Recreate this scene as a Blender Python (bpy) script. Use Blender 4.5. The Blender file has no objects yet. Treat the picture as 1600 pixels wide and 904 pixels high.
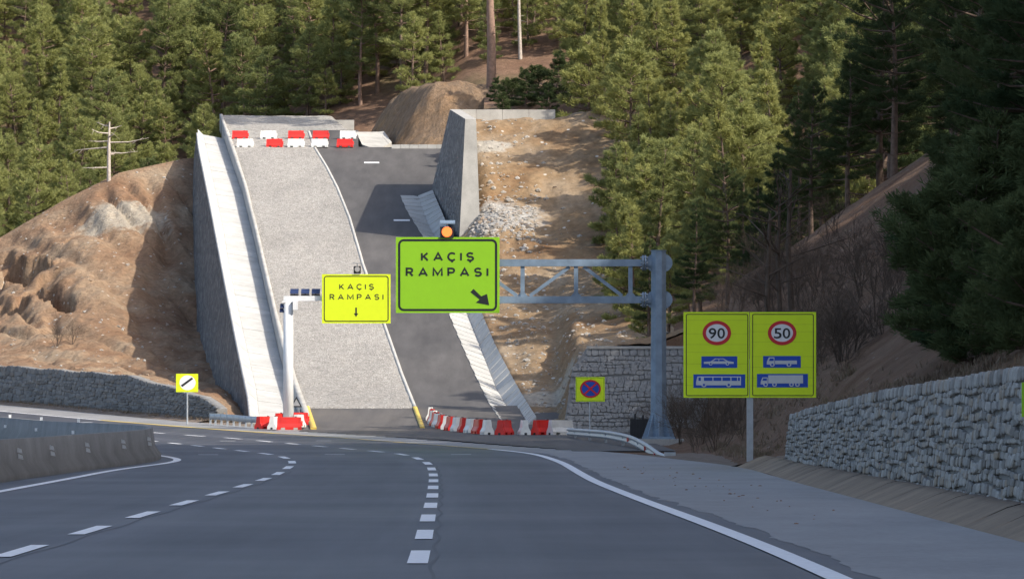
import bpy, bmesh, math, random
import numpy as np
from mathutils import Vector, Matrix

# ------------------------------------------------------------------ camera, sky, sun, exposure
SC = bpy.context.scene
COL = SC.collection
F = 7500.0            # focal length in photo pixels (1600 wide)
CAMH = 1.52           # eye height of a car passenger
HOR = 642.0           # horizon row of the photo
cam_d = bpy.data.cameras.new('camera')
cam_d.sensor_width = 36.0
cam_d.lens = 36.0 * F / 1600.0
cam_d.shift_y = (HOR - 452.0) / 1600.0
cam_d.clip_start = 0.5
cam_d.clip_end = 6000
cam = bpy.data.objects.new('camera', cam_d)
COL.objects.link(cam)
cam.location = (0, 0, CAMH)
cam.rotation_euler = (math.radians(90), 0, 0)
SC.camera = cam

SUN = Vector((0.64, -0.40, 0.62)).normalized()     # towards the sun
world = bpy.data.worlds.new('World')
SC.world = world
world.use_nodes = True
wn = world.node_tree.nodes
wl = world.node_tree.links
wn.clear()
sky = wn.new('ShaderNodeTexSky')
sky.sky_type = 'NISHITA'
sky.sun_disc = False
sky.sun_elevation = math.asin(SUN.z)
sky.sun_rotation = math.atan2(SUN.x, SUN.y)
sky.air_density = 1.0
sky.dust_density = 3.0
sky.ozone_density = 1.0
bgn = wn.new('ShaderNodeBackground')
bgn.inputs['Strength'].default_value = 0.15
wo = wn.new('ShaderNodeOutputWorld')
wl.new(sky.outputs[0], bgn.inputs[0])
wl.new(bgn.outputs[0], wo.inputs[0])
sun_d = bpy.data.lights.new('sun', 'SUN')
sun_d.energy = 3.4
sun_d.angle = math.radians(0.53)
sun_d.color = (1.0, 0.93, 0.82)
sun_o = bpy.data.objects.new('sun', sun_d)
COL.objects.link(sun_o)
sun_o.rotation_euler = (-SUN).to_track_quat('-Z', 'Y').to_euler()
sun_o.location = (60, -40, 90)
SC.view_settings.view_transform = 'Standard'
SC.view_settings.look = 'None'
SC.view_settings.gamma = 1.0
SC.view_settings.use_curve_mapping = False
SC.view_settings.exposure = 0.72
SC.cycles.max_bounces = 6
SC.cycles.diffuse_bounces = 3
SC.cycles.glossy_bounces = 2
SC.cycles.transmission_bounces = 3
SC.cycles.transparent_max_bounces = 6
SC.cycles.use_adaptive_sampling = True
SC.cycles.use_denoising = True
random.seed(7)
RNG = np.random.default_rng(7)

# ------------------------------------------------------------------ helpers
def tag(o, label=None, cat=None, group=None, kind=None):
    if label: o['label'] = label
    if cat: o['category'] = cat
    if group: o['group'] = group
    if kind: o['kind'] = kind
    return o

def empty(name, loc=(0, 0, 0), rz=0.0, label=None, cat=None, group=None):
    o = bpy.data.objects.new(name, None)
    o.empty_display_size = 0.3
    COL.objects.link(o)
    o.location = loc
    o.rotation_euler = (0, 0, rz)
    return tag(o, label, cat, group)

def mesh_of(name, verts, faces, mat=None, smooth=False):
    me = bpy.data.meshes.new(name)
    me.from_pydata([tuple(map(float, v)) for v in verts], [], [tuple(map(int, f)) for f in faces])
    if mat: me.materials.append(mat)
    if smooth: me.polygons.foreach_set('use_smooth', [True] * len(me.polygons))
    me.update()
    return me

def mesh_tris(name, V, mat):
    """V: (n,3,3) array of loose triangles"""
    n = len(V)
    me = bpy.data.meshes.new(name)
    me.vertices.add(n * 3)
    me.vertices.foreach_set('co', np.ascontiguousarray(V, dtype=np.float32).ravel())
    me.loops.add(n * 3)
    me.loops.foreach_set('vertex_index', np.arange(n * 3, dtype=np.int32))
    me.polygons.add(n)
    me.polygons.foreach_set('loop_start', np.arange(n, dtype=np.int32) * 3)
    me.polygons.foreach_set('loop_total', np.full(n, 3, dtype=np.int32))
    me.update(calc_edges=True)
    me.materials.append(mat)
    return me

def put(name, me, parent=None, loc=None):
    o = bpy.data.objects.new(name, me)
    COL.objects.link(o)
    if parent is not None: o.parent = parent
    if loc is not None: o.location = loc
    return o

def obj(name, verts, faces, mat, parent=None, smooth=False, loc=None):
    return put(name, mesh_of(name, verts, faces, mat, smooth), parent, loc)

class MB:
    """collects verts and faces of one mesh"""
    def __init__(s): s.v = []; s.f = []
    def add(s, vs, fs):
        n = len(s.v); s.v += [tuple(v) for v in vs]; s.f += [tuple(i + n for i in f) for f in fs]
    def box(s, x0, x1, y0, y1, z0, z1):
        s.add([(x0,y0,z0),(x1,y0,z0),(x1,y1,z0),(x0,y1,z0),(x0,y0,z1),(x1,y0,z1),(x1,y1,z1),(x0,y1,z1)],
              [(0,3,2,1),(4,5,6,7),(0,1,5,4),(1,2,6,5),(2,3,7,6),(3,0,4,7)])
        return s
    def tube(s, a, b, r0, r1=None, n=8, cap=True):
        a = Vector(a); b = Vector(b); r1 = r0 if r1 is None else r1
        d = (b - a).normalized()
        u = d.cross(Vector((0,0,1)) if abs(d.z) < .9 else Vector((1,0,0))).normalized(); w = d.cross(u)
        vs = []
        for p, r in ((a, r0), (b, r1)):
            for k in range(n):
                t = 2*math.pi*(k+.5)/n
                vs.append(p + u*(r*math.cos(t)) + w*(r*math.sin(t)))
        fs = [(k, (k+1) % n, n+(k+1) % n, n+k) for k in range(n)]
        if cap: fs += [tuple(range(n))[::-1], tuple(range(n, 2*n))]
        s.add(vs, fs); return s
    def bar(s, a, b, w, h):
        """rectangular bar from a to b, w sideways, h upwards"""
        a = Vector(a); b = Vector(b); d = (b-a).normalized()
        u = d.cross(Vector((0,0,1)) if abs(d.z) < .95 else Vector((0,1,0))).normalized(); q = u.cross(d)
        vs = []
        for p in (a, b):
            for i, j in ((-1,-1),(1,-1),(1,1),(-1,1)):
                vs.append(p + u*(w/2*i) + q*(h/2*j))
        s.add(vs, [(0,1,2,3),(7,6,5,4),(0,4,5,1),(1,5,6,2),(2,6,7,3),(3,7,4,0)]); return s
    def poly(s, pts, y0, y1):
        """outline in x,z extruded from y0 (front) to y1"""
        n = len(pts)
        vs = [(x, y0, z) for x, z in pts] + [(x, y1, z) for x, z in pts]
        fs = [tuple(range(n)), tuple(range(2*n-1, n-1, -1))] + [(k, n+k, n+(k+1) % n, (k+1) % n) for k in range(n)]
        s.add(vs, fs); return s
    def build(s, name, mat, parent=None, smooth=False, loc=None):
        me = mesh_of(name, s.v, s.f, mat, smooth)
        bm = bmesh.new(); bm.from_mesh(me); bmesh.ops.recalc_face_normals(bm, faces=bm.faces); bm.to_mesh(me); bm.free()
        return put(name, me, parent, loc)

def grid_faces(nr, nc):
    i = np.arange((nr-1)*(nc-1)); r = i // (nc-1); c = i % (nc-1); a = r*nc + c
    return np.stack([a, a+1, a+nc+1, a+nc], 1)

def mesh_grid(name, P, mat, smooth=True, keep=None):
    """P: (nr,nc,3)"""
    nr, nc = P.shape[:2]
    fc = grid_faces(nr, nc)
    if keep is not None: fc = fc[keep.reshape(-1)]
    me = bpy.data.meshes.new(name)
    me.vertices.add(nr*nc); me.vertices.foreach_set('co', P.astype(np.float32).ravel())
    n = len(fc)
    me.loops.add(n*4); me.loops.foreach_set('vertex_index', fc.astype(np.int32).ravel())
    me.polygons.add(n); me.polygons.foreach_set('loop_start', np.arange(n, dtype=np.int32)*4)
    me.polygons.foreach_set('loop_total', np.full(n, 4, dtype=np.int32))
    me.update(calc_edges=True)
    if smooth: me.polygons.foreach_set('use_smooth', np.ones(n, dtype=bool))
    me.materials.append(mat)
    return me

# value noise
_perm = np.random.default_rng(3).random((256, 256))
def vnoise(x, y):
    x = np.asarray(x, float); y = np.asarray(y, float)
    xi = np.floor(x).astype(int); yi = np.floor(y).astype(int); fx = x-xi; fy = y-yi
    fx = fx*fx*(3-2*fx); fy = fy*fy*(3-2*fy)
    g = lambda a, b: _perm[a & 255, b & 255]
    return (g(xi,yi)*(1-fx)+g(xi+1,yi)*fx)*(1-fy)+(g(xi,yi+1)*(1-fx)+g(xi+1,yi+1)*fx)*fy
def fbm(x, y, oct=4):
    s = 0; a = .5; t = 0
    for k in range(oct):
        s = s + a*vnoise(x*2**k+17*k, y*2**k+31*k); t += a; a *= .5
    return s/t - .5
def sstep(a, b, x):
    t = np.clip((np.asarray(x, float)-a)/(b-a), 0, 1); return t*t*(3-2*t)

def at(px, py, Y):
    return ((px-800)*Y/F, Y, CAMH+(HOR-py)*Y/F)

# ------------------------------------------------------------------ materials
def nmat(name):
    m = bpy.data.materials.new(name); m.use_nodes = True
    nt = m.node_tree; nt.nodes.clear()
    out = nt.nodes.new('ShaderNodeOutputMaterial'); b = nt.nodes.new('ShaderNodeBsdfPrincipled')
    nt.links.new(b.outputs[0], out.inputs[0])
    return m, nt, b, out

def N(nt, t, **kw):
    n = nt.nodes.new(t)
    for k, v in kw.items():
        if k in n.inputs: n.inputs[k].default_value = v
        else: setattr(n, k, v)
    return n

def ramp(nt, src, stops):
    r = nt.nodes.new('ShaderNodeValToRGB')
    while len(r.color_ramp.elements) < len(stops): r.color_ramp.elements.new(.5)
    for e, (p, c) in zip(r.color_ramp.elements, stops):
        e.position = p; e.color = (*c, 1) if len(c) == 3 else c
    nt.links.new(src, r.inputs[0]); return r

def mixc(nt, fac, a, b, mode='MIX'):
    m = nt.nodes.new('ShaderNodeMix'); m.data_type = 'RGBA'; m.blend_type = mode
    for s, v in ((0, fac), (6, a), (7, b)):
        if isinstance(v, (int, float)): m.inputs[s].default_value = v
        elif isinstance(v, tuple): m.inputs[s].default_value = (*v, 1)
        else: nt.links.new(v, m.inputs[s])
    return m.outputs[2]

def coords(nt, scale=(1,1,1), kind='pos'):
    if kind == 'pos': s = N(nt, 'ShaderNodeNewGeometry').outputs['Position']
    else: s = N(nt, 'ShaderNodeTexCoord').outputs['Object']
    mp = N(nt, 'ShaderNodeMapping'); mp.inputs['Scale'].default_value = scale
    nt.links.new(s, mp.inputs[0]); return mp.outputs[0]

def noise(nt, vec, scale, detail=6, rough=.6):
    n = N(nt, 'ShaderNodeTexNoise'); n.inputs['Scale'].default_value = scale
    n.inputs['Detail'].default_value = detail; n.inputs['Roughness'].default_value = rough
    nt.links.new(vec, n.inputs['Vector']); return n.outputs[0]

def bump(nt, bsdf, src, strength=.4, dist=.05):
    b = N(nt, 'ShaderNodeBump'); b.inputs['Strength'].default_value = strength; b.inputs['Distance'].default_value = dist
    nt.links.new(src, b.inputs['Height']); nt.links.new(b.outputs[0], bsdf.inputs['Normal'])

def plain(name, col, rough=.6, metal=0, spec=.5, var=.15, nscale=3.0, bmp=0, rand=0.0):
    m, nt, b, _ = nmat(name)
    v = coords(nt); n = noise(nt, v, nscale)
    lo = tuple(c*(1-var) for c in col); hi = tuple(min(1, c*(1+var)) for c in col)
    c = ramp(nt, n, [(.3, lo), (.7, hi)]).outputs[0]
    if rand:
        oi = N(nt, 'ShaderNodeObjectInfo')
        r = ramp(nt, oi.outputs['Random'], [(0, (1-rand,)*3), (1, (1+rand,)*3)]).outputs[0]
        c = mixc(nt, 1.0, c, r, 'MULTIPLY')
    nt.links.new(c, b.inputs['Base Color'])
    b.inputs['Roughness'].default_value = rough; b.inputs['Metallic'].default_value = metal
    b.inputs['Specular IOR Level'].default_value = spec
    if bmp: bump(nt, b, noise(nt, v, nscale*6), bmp, .02)
    return m

def ground_mat(name, cols, scale=.35, fine=5.0, bstr=.6, bdist=.12, spots=None, patch=None, stretch=(1,1,1), rough=.95):
    """cols: list of 3 base colours mixed by noise, spots: pale stones, patch: (centre, radius, colour)"""
    m, nt, b, _ = nmat(name)
    v = coords(nt, stretch)
    n1 = noise(nt, v, scale, 8, .65); n2 = noise(nt, v, fine, 8, .7)
    c = ramp(nt, n1, [(.32, cols[0]), (.5, cols[1]), (.68, cols[2])]).outputs[0]
    d = ramp(nt, n2, [(.25, (.62,)*3), (.75, (1.35,)*3)]).outputs[0]
    c = mixc(nt, 1.0, c, d, 'MULTIPLY')
    if patch:
        for (ctr, rad, pc) in patch:
            g = N(nt, 'ShaderNodeNewGeometry').outputs['Position']
            vm = N(nt, 'ShaderNodeVectorMath', operation='DISTANCE'); nt.links.new(g, vm.inputs[0]); vm.inputs[1].default_value = ctr
            mm = N(nt, 'ShaderNodeMath', operation='MULTIPLY'); nt.links.new(vm.outputs['Value'], mm.inputs[0]); mm.inputs[1].default_value = 1/rad
            nn = noise(nt, v, .6, 8, .75)
            ad = N(nt, 'ShaderNodeMath', operation='ADD'); nt.links.new(mm.outputs[0], ad.inputs[0]); nt.links.new(nn, ad.inputs[1])
            f = ramp(nt, ad.outputs[0], [(.85, (1,1,1)), (1.15, (0,0,0))]).outputs[0]
            c = mixc(nt, f, c, mixc(nt, 1.0, pc, d, 'MULTIPLY'))
    if spots:
        vo = N(nt, 'ShaderNodeTexVoronoi'); vo.inputs['Scale'].default_value = spots[0]; nt.links.new(v, vo.inputs['Vector'])
        f = ramp(nt, vo.outputs['Distance'], [(spots[1], (1,1,1)), (spots[1]+.05, (0,0,0))]).outputs[0]
        c = mixc(nt, f, c, spots[2])
    nt.links.new(c, b.inputs['Base Color'])
    b.inputs['Roughness'].default_value = rough; b.inputs['Specular IOR Level'].default_value = .2
    bump(nt, b, n2, bstr, bdist)
    return m

def stone_mat(name, cols, vscale, stretch=(1,1,1), bdist=.08):
    """far rubble masonry: voronoi cells with recessed joints"""
    m, nt, b, _ = nmat(name)
    v = coords(nt, stretch)
    vo = N(nt, 'ShaderNodeTexVoronoi'); vo.inputs['Scale'].default_value = vscale; nt.links.new(v, vo.inputs['Vector'])
    ve = N(nt, 'ShaderNodeTexVoronoi', feature='DISTANCE_TO_EDGE'); ve.inputs['Scale'].default_value = vscale; nt.links.new(v, ve.inputs['Vector'])
    sp = N(nt, 'ShaderNodeSeparateColor'); nt.links.new(vo.outputs['Color'], sp.inputs[0])
    c = ramp(nt, sp.outputs[0], [(0, cols[0]), (.5, cols[1]), (1, cols[2])]).outputs[0]
    n2 = noise(nt, v, 1.2, 6, .7)
    c = mixc(nt, 1.0, c, ramp(nt, n2, [(.3, (.75,)*3), (.7, (1.25,)*3)]).outputs[0], 'MULTIPLY')
    e = ramp(nt, ve.outputs['Distance'], [(.0, (0,0,0)), (.12, (1,1,1))]).outputs[0]
    c = mixc(nt, e, tuple(x*.75 for x in cols[1]), c)
    nt.links.new(c, b.inputs['Base Color']); b.inputs['Roughness'].default_value = .9
    bump(nt, b, e, .7, bdist)
    return m

def asphalt_mat(name, base, rough=.6, spec=.5, streak=None, dust=None, tracks=False):
    m, nt, b, _ = nmat(name)
    v = coords(nt)
    n1 = noise(nt, v, .12, 5, .6); n2 = noise(nt, v, 30, 3, .7); n3 = noise(nt, coords(nt, (1.1, .03, 1)), 1.0, 6, .65)
    c = ramp(nt, n1, [(.3, tuple(x*.85 for x in base)), (.7, tuple(x*1.15 for x in base))]).outputs[0]
    c = mixc(nt, 1.0, c, ramp(nt, n2, [(.3, (.8,)*3), (.7, (1.2,)*3)]).outputs[0], 'MULTIPLY')
    c = mixc(nt, 1.0, c, ramp(nt, n3, [(.3, (.76,)*3), (.7, (1.22,)*3)]).outputs[0], 'MULTIPLY')
    if tracks:
        uv = N(nt, 'ShaderNodeUVMap'); uv.uv_map = 'road'; sx = N(nt, 'ShaderNodeSeparateXYZ'); nt.links.new(uv.outputs[0], sx.inputs[0])
        mp = N(nt, 'ShaderNodeMapping'); mp.inputs['Scale'].default_value = (1.6, .035, 1); nt.links.new(uv.outputs[0], mp.inputs[0])
        ns = noise(nt, mp.outputs[0], 1.0, 6, .65)
        c = mixc(nt, 1.0, c, ramp(nt, ns, [(.3, (.78,)*3), (.7, (1.22,)*3)]).outputs[0], 'MULTIPLY')
        for per, ph, lo, hi in ((3.98, -.5, .80, 1.08), (1.99, .5, 1.08, .94)):
            m1 = N(nt, 'ShaderNodeMath', operation='MULTIPLY_ADD'); nt.links.new(sx.outputs[0], m1.inputs[0]); m1.inputs[1].default_value = 2*math.pi/per; m1.inputs[2].default_value = math.pi*(1 if ph < 0 else 0)
            m2 = N(nt, 'ShaderNodeMath', operation='COSINE'); nt.links.new(m1.outputs[0], m2.inputs[0])
            m3 = N(nt, 'ShaderNodeMath', operation='MULTIPLY_ADD'); nt.links.new(m2.outputs[0], m3.inputs[0]); m3.inputs[1].default_value = .5; m3.inputs[2].default_value = .5
            c = mixc(nt, 1.0, c, ramp(nt, m3.outputs[0], [(0, (hi,)*3), (1, (lo,)*3)]).outputs[0], 'MULTIPLY')
    if dust:
        f = ramp(nt, noise(nt, coords(nt, (.5, .12, 1)), .5, 7, .7), [(.5, (0,0,0)), (.8, (.5,)*3)]).outputs[0]
        c = mixc(nt, f, c, dust)
    nt.links.new(c, b.inputs['Base Color'])
    rr = ramp(nt, n1, [(.3, (rough-.06,)*3), (.7, (rough+.08,)*3)]).outputs[0]
    nt.links.new(rr, b.inputs['Roughness']); b.inputs['Specular IOR Level'].default_value = spec
    bump(nt, b, n2, .25, .01)
    return m

def gravel_mat(name, cols):
    m, nt, b, _ = nmat(name)
    v = coords(nt)
    vo = N(nt, 'ShaderNodeTexVoronoi'); vo.inputs['Scale'].default_value = 13.0; nt.links.new(v, vo.inputs['Vector'])
    sp = N(nt, 'ShaderNodeSeparateColor'); nt.links.new(vo.outputs['Color'], sp.inputs[0])
    c = ramp(nt, sp.outputs[0], [(0, cols[0]), (.5, cols[1]), (1, cols[2])]).outputs[0]
    n1 = noise(nt, coords(nt, (1, .45, 1)), 3.0, 7, .75)
    c = mixc(nt, 1.0, c, ramp(nt, n1, [(.25, (.72,)*3), (.75, (1.22,)*3)]).outputs[0], 'MULTIPLY')
    n0 = noise(nt, coords(nt, (1, .4, 1)), .25, 4, .6)
    c = mixc(nt, 1.0, c, ramp(nt, n0, [(.3, (.9,)*3), (.7, (1.08,)*3)]).outputs[0], 'MULTIPLY')
    nt.links.new(c, b.inputs['Base Color']); b.inputs['Roughness'].default_value = .95; b.inputs['Specular IOR Level'].default_value = .15
    bump(nt, b, vo.outputs['Distance'], .8, .05)
    return m

def concrete_mat(name, col, var=.15, stain=.25, rough=.85, rand=.06, stretch=(1,1,1)):
    m, nt, b, _ = nmat(name)
    v = coords(nt, stretch)
    n1 = noise(nt, v, .8, 7, .65); n2 = noise(nt, v, 14, 5, .7)
    c = ramp(nt, n1, [(.3, tuple(x*(1-stain) for x in col)), (.6, col), (.75, tuple(min(1, x*(1+var)) for x in col))]).outputs[0]
    c = mixc(nt, 1.0, c, ramp(nt, n2, [(.3, (.88,)*3), (.7, (1.1,)*3)]).outputs[0], 'MULTIPLY')
    oi = N(nt, 'ShaderNodeObjectInfo')
    c = mixc(nt, 1.0, c, ramp(nt, oi.outputs['Random'], [(0, (1-rand,)*3), (1, (1+rand,)*3)]).outputs[0], 'MULTIPLY')
    nt.links.new(c, b.inputs['Base Color']); b.inputs['Roughness'].default_value = rough; b.inputs['Specular IOR Level'].default_value = .3
    bump(nt, b, n2, .25, .01)
    return m

def needle_mat(name, a, bcol, trans=.3):
    m = bpy.data.materials.new(name); m.use_nodes = True; nt = m.node_tree; nt.nodes.clear()
    out = N(nt, 'ShaderNodeOutputMaterial')
    oi = N(nt, 'ShaderNodeObjectInfo')
    v = coords(nt)
    n1 = noise(nt, v, .8, 4, .6)
    add = N(nt, 'ShaderNodeMath', operation='ADD'); nt.links.new(oi.outputs['Random'], add.inputs[0]); nt.links.new(n1, add.inputs[1])
    c = ramp(nt, add.outputs[0], [(.35, a), (1.2, bcol)]).outputs[0]
    d = N(nt, 'ShaderNodeBsdfDiffuse'); t = N(nt, 'ShaderNodeBsdfTranslucent'); mx = N(nt, 'ShaderNodeMixShader'); mx.inputs[0].default_value = trans
    nt.links.new(c, d.inputs[0]); nt.links.new(c, t.inputs[0])
    nt.links.new(d.outputs[0], mx.inputs[1]); nt.links.new(t.outputs[0], mx.inputs[2]); nt.links.new(mx.outputs[0], out.inputs[0])
    return m

M = {}
M['asphalt'] = asphalt_mat('asphalt', (.060, .060, .066), .52, .5, tracks=True)
M['asphalt_ramp'] = asphalt_mat('ramp_asphalt', (.096, .090, .086), .75, .3)
M['apron'] = asphalt_mat('apron_asphalt', (.105, .096, .088), .75, .3, dust=(.2, .17, .13))
M['shoulder'] = concrete_mat('shoulder_concrete', (.27, .265, .26), .12, .22, .6, 0, (.6, .25, 1))
M['gutter'] = concrete_mat('gutter_concrete', (.26, .195, .135), .15, .35, .85, .08)
M['concrete'] = concrete_mat('channel_concrete', (.50, .49, .46), .1, .2, .85, .05)
M['kerb'] = concrete_mat('kerb_concrete', (.47, .46, .43), .1, .2)
M['barrier_concrete'] = concrete_mat('barrier_concrete', (.25, .25, .24), .15, .3, .8, .05)
M['wall_concrete'] = concrete_mat('wall_concrete', (.47, .455, .42), .12, .3)
M['white_paint'] = plain('white_paint', (.8, .8, .8), .55, var=.12, nscale=8)
M['tar'] = plain('tar', (.042, .042, .046), .55)
M['joint'] = plain('plank_joint', (.52, .70, .02), .5)
M['yellow_paint'] = plain('yellow_paint', (.62, .45, .09), .6, var=.18, nscale=4)
M['gravel'] = gravel_mat('gravel', [(.25, .233, .210), (.338, .319, .290), (.428, .406, .372)])
M['wall_stone'] = stone_mat('retaining_stone', [(.10, .10, .10), (.17, .167, .163), (.26, .25, .235)], 2.2, (1, 1, 1), .14)
M['wall_stone_pale'] = stone_mat('upper_wall_stone', [(.12, .12, .12), (.20, .195, .19), (.29, .28, .27)], 2.6, (1, 1, 1), .14)
M['mortar'] = plain('mortar', (.2, .197, .19), .9, var=.2, bmp=.4)
def stone_obj(name, cols, rand):
    m, nt, b, _ = nmat(name)
    oi = N(nt, 'ShaderNodeObjectInfo'); geo = N(nt, 'ShaderNodeNewGeometry')
    isl = geo.outputs['Random Per Island']
    ad = N(nt, 'ShaderNodeMath', operation='ADD'); nt.links.new(oi.outputs['Random'], ad.inputs[0]); nt.links.new(isl, ad.inputs[1])
    fr = N(nt, 'ShaderNodeMath', operation='FRACT'); nt.links.new(ad.outputs[0], fr.inputs[0])
    c = ramp(nt, fr.outputs[0], [(0, cols[0]), (.35, cols[1]), (.7, cols[2]), (1, cols[3])]).outputs[0]
    v = coords(nt); n = noise(nt, v, 9, 6, .7)
    c = mixc(nt, 1.0, c, ramp(nt, n, [(.3, (.7,)*3), (.7, (1.3,)*3)]).outputs[0], 'MULTIPLY')
    nt.links.new(c, b.inputs['Base Color']); b.inputs['Roughness'].default_value = .85
    bump(nt, b, n, .5, .03)
    return m
M['stone'] = stone_obj('rubble_stone', [(.17, .158, .142), (.27, .26, .245), (.36, .345, .32), (.27, .22, .165)], .3)
M['stone_dark'] = stone_obj('dark_rubble_stone', [(.12, .115, .11), (.17, .17, .17), (.23, .225, .215), (.17, .15, .13)], .3)
M['mortar_light'] = plain('pale_mortar', (.30, .295, .285), .9, var=.15, bmp=.3)
M['stone_mid'] = stone_obj('cut_wall_stone', [(.32, .315, .31), (.345, .343, .34), (.37, .366, .356), (.33, .32, .305)], .3)
M['reflector_grey'] = plain('worn_reflector', (.45, .48, .5), .4, var=.1)
M['rock'] = stone_obj('loose_rock', [(.26, .23, .19), (.33, .31, .28), (.40, .38, .35), (.26, .19, .13)], .3)
M['dirt_left'] = ground_mat('spoil_dirt', [(.23, .13, .075), (.29, .19, .118), (.35, .265, .18)], .2, 2.6, 1.0, .28,
    spots=(1.1, .08, (.5, .46, .4)), patch=[((-27.2, 338, 15.5), 7.5, (.40, .345, .27))])
M['dirt_right'] = ground_mat('cut_dirt', [(.19, .105, .05), (.245, .168, .097), (.31, .24, .165)], .3, 3.5, .7, .15, stretch=(.7, .35, 1),
    spots=(1.4, .08, (.5, .47, .42)), patch=[((-.6, 302, 14.2), 6.5, (.34, .325, .30)), ((-1.8, 316, 18.5), 4.0, (.37, .34, .29)), ((1.6, 251, 2.6), 5.0, (.34, .30, .24))])
M['dirt_dark'] = ground_mat('hill_earth', [(.13, .07, .04), (.175, .105, .066), (.21, .135, .088)], .3, 3.0, .8, .2, spots=(1.5, .07, (.3, .27, .24)))
M['forest_floor'] = ground_mat('forest_floor', [(.15, .085, .055), (.21, .13, .085), (.13, .105, .055)], .12, 1.8, .7, .25)
M['mound'] = ground_mat('mound_dirt', [(.30, .185, .10), (.26, .185, .125), (.34, .215, .11)], .25, 2.4, 1.0, .4, stretch=(1, 1, .5))
M['verge'] = ground_mat('verge_earth', [(.17, .13, .10), (.21, .165, .13), (.15, .12, .09)], .5, 5, .7, .08)
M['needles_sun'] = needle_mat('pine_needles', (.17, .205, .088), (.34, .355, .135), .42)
M['needles_shade'] = needle_mat('shaded_pine_needles', (.045, .072, .035), (.09, .115, .05), .2)  # needles of the shaded wood, the shade put into a darker green
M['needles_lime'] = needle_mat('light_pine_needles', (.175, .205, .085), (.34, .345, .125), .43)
M['bark'] = plain('bark', (.15, .105, .08), .95, var=.35, nscale=5, bmp=.6)
M['bark_red'] = plain('red_bark', (.27, .175, .13), .95, var=.3, nscale=4, bmp=.6)
M['deadwood'] = plain('dead_wood', (.42, .37, .32), .9, var=.25, nscale=5)
M['twig'] = plain('bare_twigs', (.10, .072, .052), .9, var=.3, rand=.3)
M['dry_grass'] = plain('dry_grass', (.19, .145, .10), .95, var=.35, nscale=2)
M['galv'] = plain('galvanised_steel', (.42, .45, .48), .45, .35, var=.12, nscale=6)
M['steel_blue'] = plain('blue_grey_steel', (.21, .28, .36), .5, .15, var=.2, nscale=2.5)
M['white_post'] = plain('white_painted_steel', (.78, .79, .79), .4, var=.05)
M['lime'] = plain('fluorescent_lime_sheeting', (.27, .56, .012), .45, var=.03)
M['lime_pale'] = plain('fluorescent_yellow_green_sheeting', (.74, .96, .012), .45, var=.03)
M['sign_yellow'] = plain('fluorescent_yellow_sheeting', (.70, .83, .012), .45, var=.03)
M['black'] = plain('black_print', (.012, .014, .016), .5, var=.05)
M['sign_white'] = plain('white_sheeting', (.8, .8, .8), .5, var=.03)
M['sign_red'] = plain('red_sheeting', (.62, .02, .03), .5, var=.05)
M['sign_blue'] = plain('blue_sheeting', (.01, .075, .46), .5, var=.05)
M['sign_grey'] = plain('silver_print', (.6, .63, .66), .5, var=.05)
M['panel_back'] = plain('aluminium_back', (.5, .5, .5), .4, .5)
M['red_plastic'] = plain('red_plastic', (.66, .025, .018), .38, var=.12, nscale=2, rand=.18)
M['white_plastic'] = plain('white_plastic', (.76, .77, .74), .4, var=.1, nscale=3, rand=.08)
M['black_plastic'] = plain('black_plastic', (.02, .02, .022), .45)
M['cabinet'] = plain('dark_cabinet', (.022, .024, .03), .55, var=.3, nscale=3)
M['solar'] = plain('solar_cells', (.03, .045, .11), .2, var=.15)
M['lens_grey'] = plain('unlit_lens', (.35, .34, .33), .2)
M['reflector'] = plain('white_reflector', (.8, .82, .82), .3, var=.05)
M['red_reflector'] = plain('red_reflector', (.45, .02, .02), .3)
def emit_mat(name, col, s):
    m, nt, b, _ = nmat(name); b.inputs['Base Color'].default_value = (*col, 1)
    b.inputs['Emission Color'].default_value = (*col, 1); b.inputs['Emission Strength'].default_value = s
    b.inputs['Roughness'].default_value = .3
    return m
M['amber_lit'] = emit_mat('lit_amber_lens', (1.0, .17, .035), 1.0)

# ------------------------------------------------------------------ road alignment
_RY = [-60, 0, 50, 86, 113.7, 131.9, 150, 168, 186, 203, 212, 220, 228, 236, 244, 252, 270, 290, 310, 330, 350]
_RX = [-.2, -.5, -.96, -1.45, -1.9, -2.37, -3.5, -5.4, -7.9, -10.9, -13.0, -15.3, -17.8, -20.4, -23, -25.9, -32.4, -40.2, -48.4, -57, -66]
_yy = np.arange(-60, 346, 1.0)
_xx = np.interp(_yy, _RY, _RX)
_k = np.exp(-.5*(np.arange(-12, 13)/5.0)**2); _k /= _k.sum()
_xp = np.concatenate([_xx[0] + (np.arange(-12, 0))*(_xx[1]-_xx[0]), _xx, _xx[-1] + np.arange(1, 13)*(_xx[-1]-_xx[-2])])
_xx = np.convolve(_xp, _k, 'valid')
_dx = np.gradient(_xx); _ln = np.sqrt(1+_dx**2)
_tx, _ty = _dx/_ln, 1/_ln
_arc = np.concatenate([[0], np.cumsum(np.hypot(np.diff(_xx), 1.0))])
_GY = [-400, 115, 135, 150, 170, 190, 212, 230, 240, 252, 290, 330, 600]
_GZ = [0, 0, .1, .17, .2, .26, .42, .62, .8, 1.05, 2.05, 3.2, 8.0]
_gy = np.arange(-400, 600, 1.0); _gz = np.interp(_gy, _GY, _GZ)
_gz = np.convolve(np.concatenate([np.full(12, _gz[0]), _gz, np.full(12, _gz[-1])]), _k, 'valid')
def G(Y): return np.interp(Y, _gy, _gz)
def along(s, off, dz=0.0):
    """point at arc length s, offset off to the right of the right lane line"""
    Y = np.interp(s, _arc, _yy); X = np.interp(s, _arc, _xx); tx = np.interp(s, _arc, _tx); ty = np.interp(s, _arc, _ty)
    x = X + off*ty; y = Y - off*tx
    return np.stack([x, y, G(y)+dz+0*x], -1)
def s_of_Y(Y): return float(np.interp(Y, _yy, _arc))
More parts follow.
